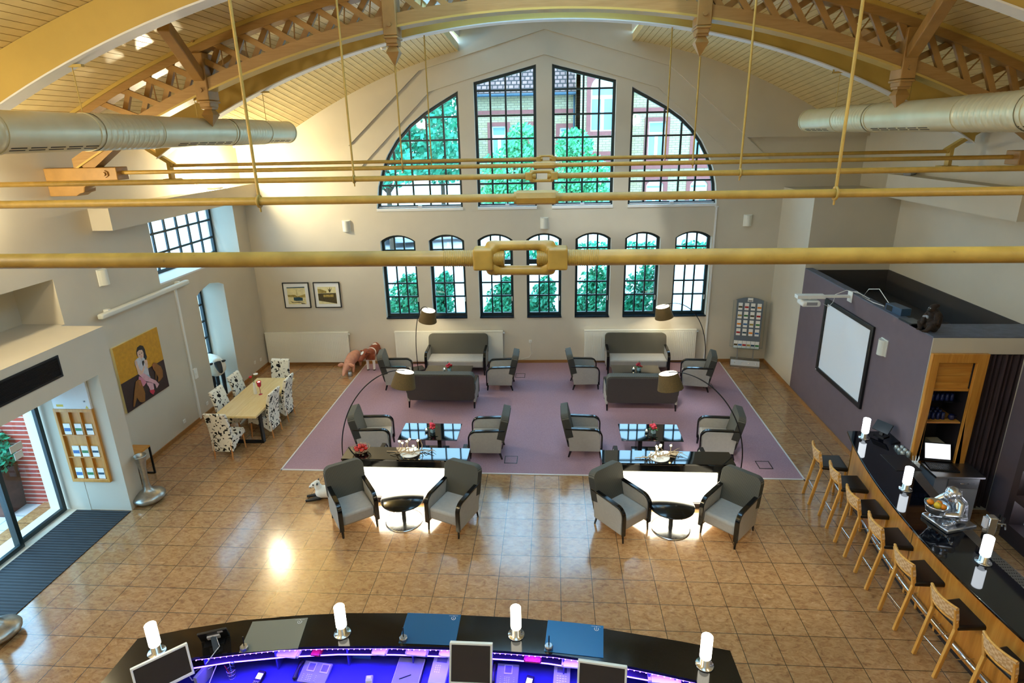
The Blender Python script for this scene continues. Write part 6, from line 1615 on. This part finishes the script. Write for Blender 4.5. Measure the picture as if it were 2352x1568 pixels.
for wset, yy in ((wl, 0), (wc, -1.2), (wr, 0)):
    for w in wset:
        xs_ = [q[0] for q in w]; zs_ = [q[1] for q in w]; x0, x1, z0, z1 = min(xs_), max(xs_), min(zs_), max(zs_)
        big = [(x0 - .3, z0 - .3), (x1 + .3, z0 - .3), (x1 + .3, z1 + .3), (x0 - .3, z1 + .3)]
        b = MB(); b.py(big, yy - .06, yy + .05, [w]); sr = b.build('window_surround', M['redstone'], hs)
        b = MB(); xm = (x0 + x1) / 2; zt = z0 + (zs_[2] - z0) * .66 if len(w) == 4 else z0 + (z1 - z0) * .62
        b.py(w, yy + .16, yy + .22, [inset([q for q in ([(x0, z0), (xm - .04, z0), (xm - .04, zt - .05), (x0, zt - .05)])], .08), inset([(xm + .04, z0), (x1, z0), (x1, zt - .05), (xm + .04, zt - .05)], .08), inset([(x0 + .02, zt + .05), (x1 - .02, zt + .05), (x1 - .02, min(zs_[2], z1 - .02)), (x0 + .02, min(zs_[2], z1 - .02))], .08)])
        b.build('window_frame', M['white'], sr)
        b = MB(); b.py(w, yy + .2, yy + .21); b.build('window_glass', M['skyglass'] if 'skyglass' in M else M['slateblue'], sr)
for x0, x1, yy, z in ((-6.6, 1.55, -.08, 7.55), (-6.6, 1.55, -.08, 3.6), (5.3, 17, -.08, 7.5), (5.3, 17, -.08, 3.4), (1.55, 5.3, -1.28, 4.5)):
    b = MB(); b.box((x0, yy, z), (x1, yy + .1, z + .28)); b.build('string_course', M['redstone'], hs)
b = MB(); b.add([(-7.2, -.7, 8.9), (1.55, -.7, 8.9), (1.55, 5, 14.5), (-7.2, 5, 14.5)], [(0, 1, 2, 3)]); b.add([(5.3, -.7, 9.5), (17.5, -.7, 9.5), (17.5, 5, 15), (5.3, 5, 15)], [(0, 1, 2, 3)]); b.build('roof', M['rooftile2'] if 'rooftile2' in M else M['rooftile'], hs)
b = MB(); b.tube([(-7.2, -.75, 8.85), (1.55, -.75, 8.85)], .1, 8); b.tube([(1.45, -.15, 8.8), (1.45, -.15, 0)], .07, 8); b.build('gutter', M['slateblue'], hs)
# low wall and hedge strip, street lamp
b = MB(); b.box((-9, 33, -.06), (16, 33.3, .5)); struct('trim_5', b, M['redstone'])
def cloud(b, c, r, n, size, rnd):
    for _ in range(n):
        while True:
            v = Vector((rnd.uniform(-1, 1), rnd.uniform(-1, 1), rnd.uniform(-1, 1)))
            if .25 < v.length < 1: break
        p = Vector(c) + Vector((v.x * r[0], v.y * r[1], v.z * r[2]))
        a = Vector((rnd.uniform(-1, 1), rnd.uniform(-1, 1), rnd.uniform(-1, 1))).normalized(); u = a.orthogonal().normalized() * size * rnd.uniform(.6, 1.2); w = a.cross(u).normalized() * size * .55
        b.add([p - u, p + w - u * .2, p + u, p - w - u * .2], [(0, 1, 2, 3)])
def tree(label, loc, blobs, n, size, mat, seed, trunk=True, name='tree', cat='tree', group='trees and shrubs outside'):
    t_ = thing(name, label, cat, loc, 0, group); rnd = random.Random(seed); b = MB()
    for c, r in blobs:
        cloud(b, c, r, n, size, rnd)
    b.build('foliage', mat, t_)
    b = MB(); zt = max(c[2] for c, r in blobs)
    b.tube([(0, 0, -.06), (.05, 0, zt * .5), (.1, .05, zt)], [.04 + .014 * zt, .03 + .01 * zt, .03], 8)
    for c, r in blobs: b.tube([(0.03, 0, zt * .35), (c[0] * .6, c[1] * .6, c[2] * .8), (c[0], c[1], c[2] + r[2] * .4)], [.02 + .006 * zt, .02 + .003 * zt, .012], 6)
    b.build('trunk', M['bark'], t_)
tree('large green tree filling the left panel of the gable window', (-9.2, 26, 0), [((0, 0, 7), (2.6, 2.2, 2.4)), ((-2.4, 0, 5.8), (2.2, 2, 2)), ((2.2, .5, 6), (2.0, 2, 2)), ((0, -1, 4.8), (2.6, 2, 1.3)), ((2.0, 0, 8.2), (1.8, 1.6, 1.6)), ((-1, 0, 9), (2, 1.8, 1.6))], 900, .22, M['foliage'], 1)
tree('second large green tree further left beyond the gable window', (-13.5, 30, 0), [((0, 0, 7.5), (3, 2.5, 3)), ((2.5, 0, 6), (2.5, 2, 2)), ((-2, 0, 6), (2.5, 2, 2))], 900, .26, M['foliage'], 2)
tree('green tree behind the parked cars, left of the brick house', (-8.0, 36, 0), [((0, 0, 7), (1.8, 1.8, 2.6)), ((0, 0, 4.2), (2.2, 1.6, 1.4)), ((.3, 0, 9.5), (1.2, 1.2, 1.4))], 900, .24, M['foliage'], 3)
tree('bright green tree before the brick house, left of the window post', (-2.2, 25, 0), [((.5, 0, 5.6), (1.0, 1, 1.1)), ((-.3, 0, 4.3), (1.5, 1.2, 1.2)), ((.9, 0, 3.2), (1.5, 1.2, 1.2)), ((-.6, 0, 3), (1.2, 1, 1))], 1000, .13, M['foliageb'], 4)
tree('bright green tree before the brick house, right of the window post', (.8, 26, 0), [((.2, 0, 5.4), (1.0, 1, 1)), ((.9, 0, 4.1), (1.3, 1.1, 1)), ((-.3, 0, 3.4), (1.3, 1.2, 1.3)), ((1.2, 0, 2.6), (1.2, 1, 1))], 1000, .13, M['foliageb'], 5)
SH = [(-4.88, 11.3, 2.0, 1.15, 'first'), (-3.72, 11.5, 2.0, .8, 'second'), (-1.75, 11.3, 1.85, .95, 'third'), (-.48, 11.4, 1.85, .85, 'fourth'), (1.08, 11.3, 2.25, 1.2, 'fifth'), (2.6, 11.3, 2.25, 1.25, 'sixth')]
for k, (x, y, h, w, nm) in enumerate(SH):
    tree('leafy shrub outside the lower windows, %s from the left' % nm, (x, y, -.06), [((0, 0, h * .55), (w * .55, .45, h * .42)), ((w * .2, .1, h * .8), (w * .35, .35, h * .25)), ((-w * .2, 0, h * .35), (w * .4, .35, h * .3)), ((0, 0, h * .35), (w * .58, .4, h * .32))], 520, .085, M['foliage' if k % 2 else 'foliage2'], 20 + k, name='shrub', cat='shrub')
b = MB(); rnd = random.Random(77)
for k in range(36): cloud(b, (-3 + k * .35, 23.5 + .3 * (k % 2), .35), (.5, .4, .45), 60, .14, rnd)
o = tag(b.build('hedge', M['foliage']), 'low green hedge strip along the street outside', 'hedge')
# cars
CR = 'parked cars across the street'
def car(label, loc, rz, paint):
    t_ = thing('car', label, 'car', loc, rz, CR)
    prof = [(-2.1, .35), (2.1, .35), (2.12, .62), (2.0, .82), (1.15, .95), (.55, 1.40), (-.85, 1.43), (-1.6, 1.0), (-2.08, .92)]
    b = MB(); b.py(prof, -.82, .82); b.build('body', paint, t_, bevel=.1, seg=3)
    b = MB()
    for s in (-1, 1): b.py([(.95, .97), (.48, 1.34), (-.15, 1.36), (-.15, .97)], s * .822, s * .826); b.py([(-.22, .97), (-.22, 1.36), (-.8, 1.36), (-1.35, 1.0)], s * .822, s * .826)
    b.add([(1.13, -.7, .99), (1.13, .7, .99), (.6, .65, 1.39), (.6, -.65, 1.39)], [(0, 1, 2, 3)]); b.add([(-.92, -.65, 1.43), (-.92, .65, 1.43), (-1.58, .7, 1.03), (-1.58, -.7, 1.03)], [(0, 1, 2, 3)])
    b.build('window', M['slateblue'], t_)
    for x in (-1.3, 1.3):
        for s in (-1, 1):
            b = MB(); b.cyl((x, s * .68, .32), (x, s * .86, .32), .32, n=20); w_ = b.build('wheel', M['tyre'], t_); b = MB(); b.cyl((x, s * .861, .32), (x, s * .87, .32), .2, n=16); b.build('hub_cap', M['steel'], w_)
    b = MB()
    for s in (-1, 1): b.ell((2.06, s * .6, .7), (.05, .16, .09), 10, 6)
    b.build('headlight', M['white'], t_)
car('dark blue parked car seen through the left gable panel', (-10.6, 29.5, -.06), rad(-60), M['carblue'])
car('silver parked car seen through the left gable panel', (-9.1, 28.6, -.06), rad(-75), M['carsilver'])
car('dark red parked car seen through the left gable panel', (-6.9, 29.2, -.06), rad(15), M['carred'])
car('dark car parked on the forecourt outside the left side window', (-22.5, 17.5, -.06), rad(30), M['carblue'])
# brick post, planter by the door
b = MB(); b.box((-10.0, 1.95, -.06), (-9.05, 2.6, 3.2)); tag(b.build('brick_pillar', M['brickR']), 'red brick pillar outside beside the glass door', 'pillar')
t_ = thing('planter', 'tall rusty planter with a green shrub outside the glass door', 'planter', (-9.85, 1.75, -.045))
b = MB(); b.add([(-.2, -.2, 0), (.2, -.2, 0), (.2, .2, 0), (-.2, .2, 0), (-.27, -.27, .85), (.27, -.27, .85), (.27, .27, .85), (-.27, .27, .85)], [(3, 2, 1, 0), (0, 1, 5, 4), (1, 2, 6, 5), (2, 3, 7, 6), (3, 0, 4, 7)]); b.pz([(-.24, -.24), (.24, -.24), (.24, .24), (-.24, .24)], .78, .80); b.build('pot', M['corten'], t_)
b = MB(); cloud(b, (0, 0, 1.15), (.38, .38, .45), 900, .06, random.Random(5)); b.build('foliage', M['foliage'], t_)
b = MB(); b.cyl((0, 0, .8), (.02, 0, 1.3), .02, n=6); b.build('stem', M['bark'], t_)
b = MB(); 
for k in range(5): z = .85 + .18 * k; b.ell((.1 * cos(k), .1 * sin(k), z), .02, 6, 4)
b.build('red_berries', M['red'], t_)
tree('green shrub further back on the entrance forecourt', (-12.2, 5.2, -.06), [((0, 0, 1.2), (.7, .6, .9)), ((.3, 0, 1.9), (.5, .5, .6))], 700, .1, M['foliage'], 60, name='shrub', cat='shrub')

# ------------------------------------------------------------------ sun, window portals, added roof key lights, floodlights
sun = bpy.data.lights.new('sun', 'SUN'); sun.energy = 1.5; sun.angle = rad(3); sun.color = (1, .95, .86)
so_ = bpy.data.objects.new('sun', sun); COL.objects.link(so_); so_.rotation_euler = (rad(40), 0, rad(-20))
def portal(loc, rot, sx, sy):
    li = bpy.data.lights.new('window_portal', 'AREA'); li.shape = 'RECTANGLE'; li.size = sx; li.size_y = sy; li.cycles.is_portal = True
    lo = bpy.data.objects.new('window_portal', li); COL.objects.link(lo); lo.location = loc; lo.rotation_euler = rot
portal(wallpt(-.33, 6.1, .5), (rad(-90), 0, 0), 9, 3.6)
portal(wallpt(-.33, 2.5, .5), (rad(-90), 0, 0), 9, 2.4)
portal((-9.1, 6.4, 4.35), (0, rad(-90), 0), 2.1, 3.4)
portal((-8.95, -.2, 1.2), (0, rad(-90), 0), 2.4, 3.4)
portal((-.3, -.7, 9.42), (0, 0, 0), 3, 13.5)
def lamp(label, loc, e, colr, r=.12, kind='POINT', rot=None, ang=120, blend=.6):  # unseen key light in a housing, added to lighten the floor
    t_ = thing('added_key_light', label, 'spotlight', loc, 0, 'unseen key lights added in the roof')
    b = MB(); b.lathe([(.05, 0), (.07, .02), (.07, .14), (.04, .18), (0, .18)], n=16); b.build('housing', M['blackmet'], t_)
    b = MB(); b.lathe([(0, .003), (.05, .003), (.05, .0), (0, .0)], n=16); b.build('lens', M['uplight'], t_)
    li = bpy.data.lights.new('spot', kind); li.energy = e; li.color = colr
    li.shadow_soft_size = r
    if kind == 'SPOT': li.spot_size = rad(ang); li.spot_blend = blend
    lo = bpy.data.objects.new('added_key_lamp', li); COL.objects.link(lo); lo.parent = t_; lo.location = (0, 0, -.06)
    if rot: lo.rotation_euler = rot
WARM = (1, .80, .50)
for lb, x, y, e in (('unseen key light added in the roof behind the viewer on the left', -5.6, -5.6, 520), ('unseen key light added in the roof behind the viewer on the right', 4.8, -5.6, 180)):
    lamp(lb, (x, y, 6.75), e, (1, .91, .74), .25)
def wallflood(label, y, e):
    t_ = thing('floodlight', label, 'floodlight', (XL, y, 5.2))
    b = MB(); b.bar((.02, 0, 0), (.30, 0, .06), .14, .06); b.build('housing', M['grey'], t_, bevel=.01)
    b = MB(); b.box((0, -.06, -.06), (.05, .06, .06)); b.build('bracket', M['grey'], t_)
    li = bpy.data.lights.new('flood', 'POINT'); li.energy = e; li.color = (1, .87, .58); li.shadow_soft_size = .12
    lo = bpy.data.objects.new('flood_lamp', li); COL.objects.link(lo); lo.parent = t_; lo.location = (.22, 0, .2)
wallflood('slim floodlight on the left wall behind the viewer', -3.0, 220)
wallflood('slim floodlight on the left wall above the entrance portal', .6, 160)
SC.view_settings.exposure = 0.08
try:
    SC.cycles.max_bounces = 7; SC.cycles.diffuse_bounces = 4; SC.cycles.glossy_bounces = 3; SC.cycles.transmission_bounces = 4; SC.cycles.transparent_max_bounces = 10
    SC.cycles.sample_clamp_indirect = 6; SC.cycles.caustics_reflective = False; SC.cycles.caustics_refractive = False
except Exception: pass
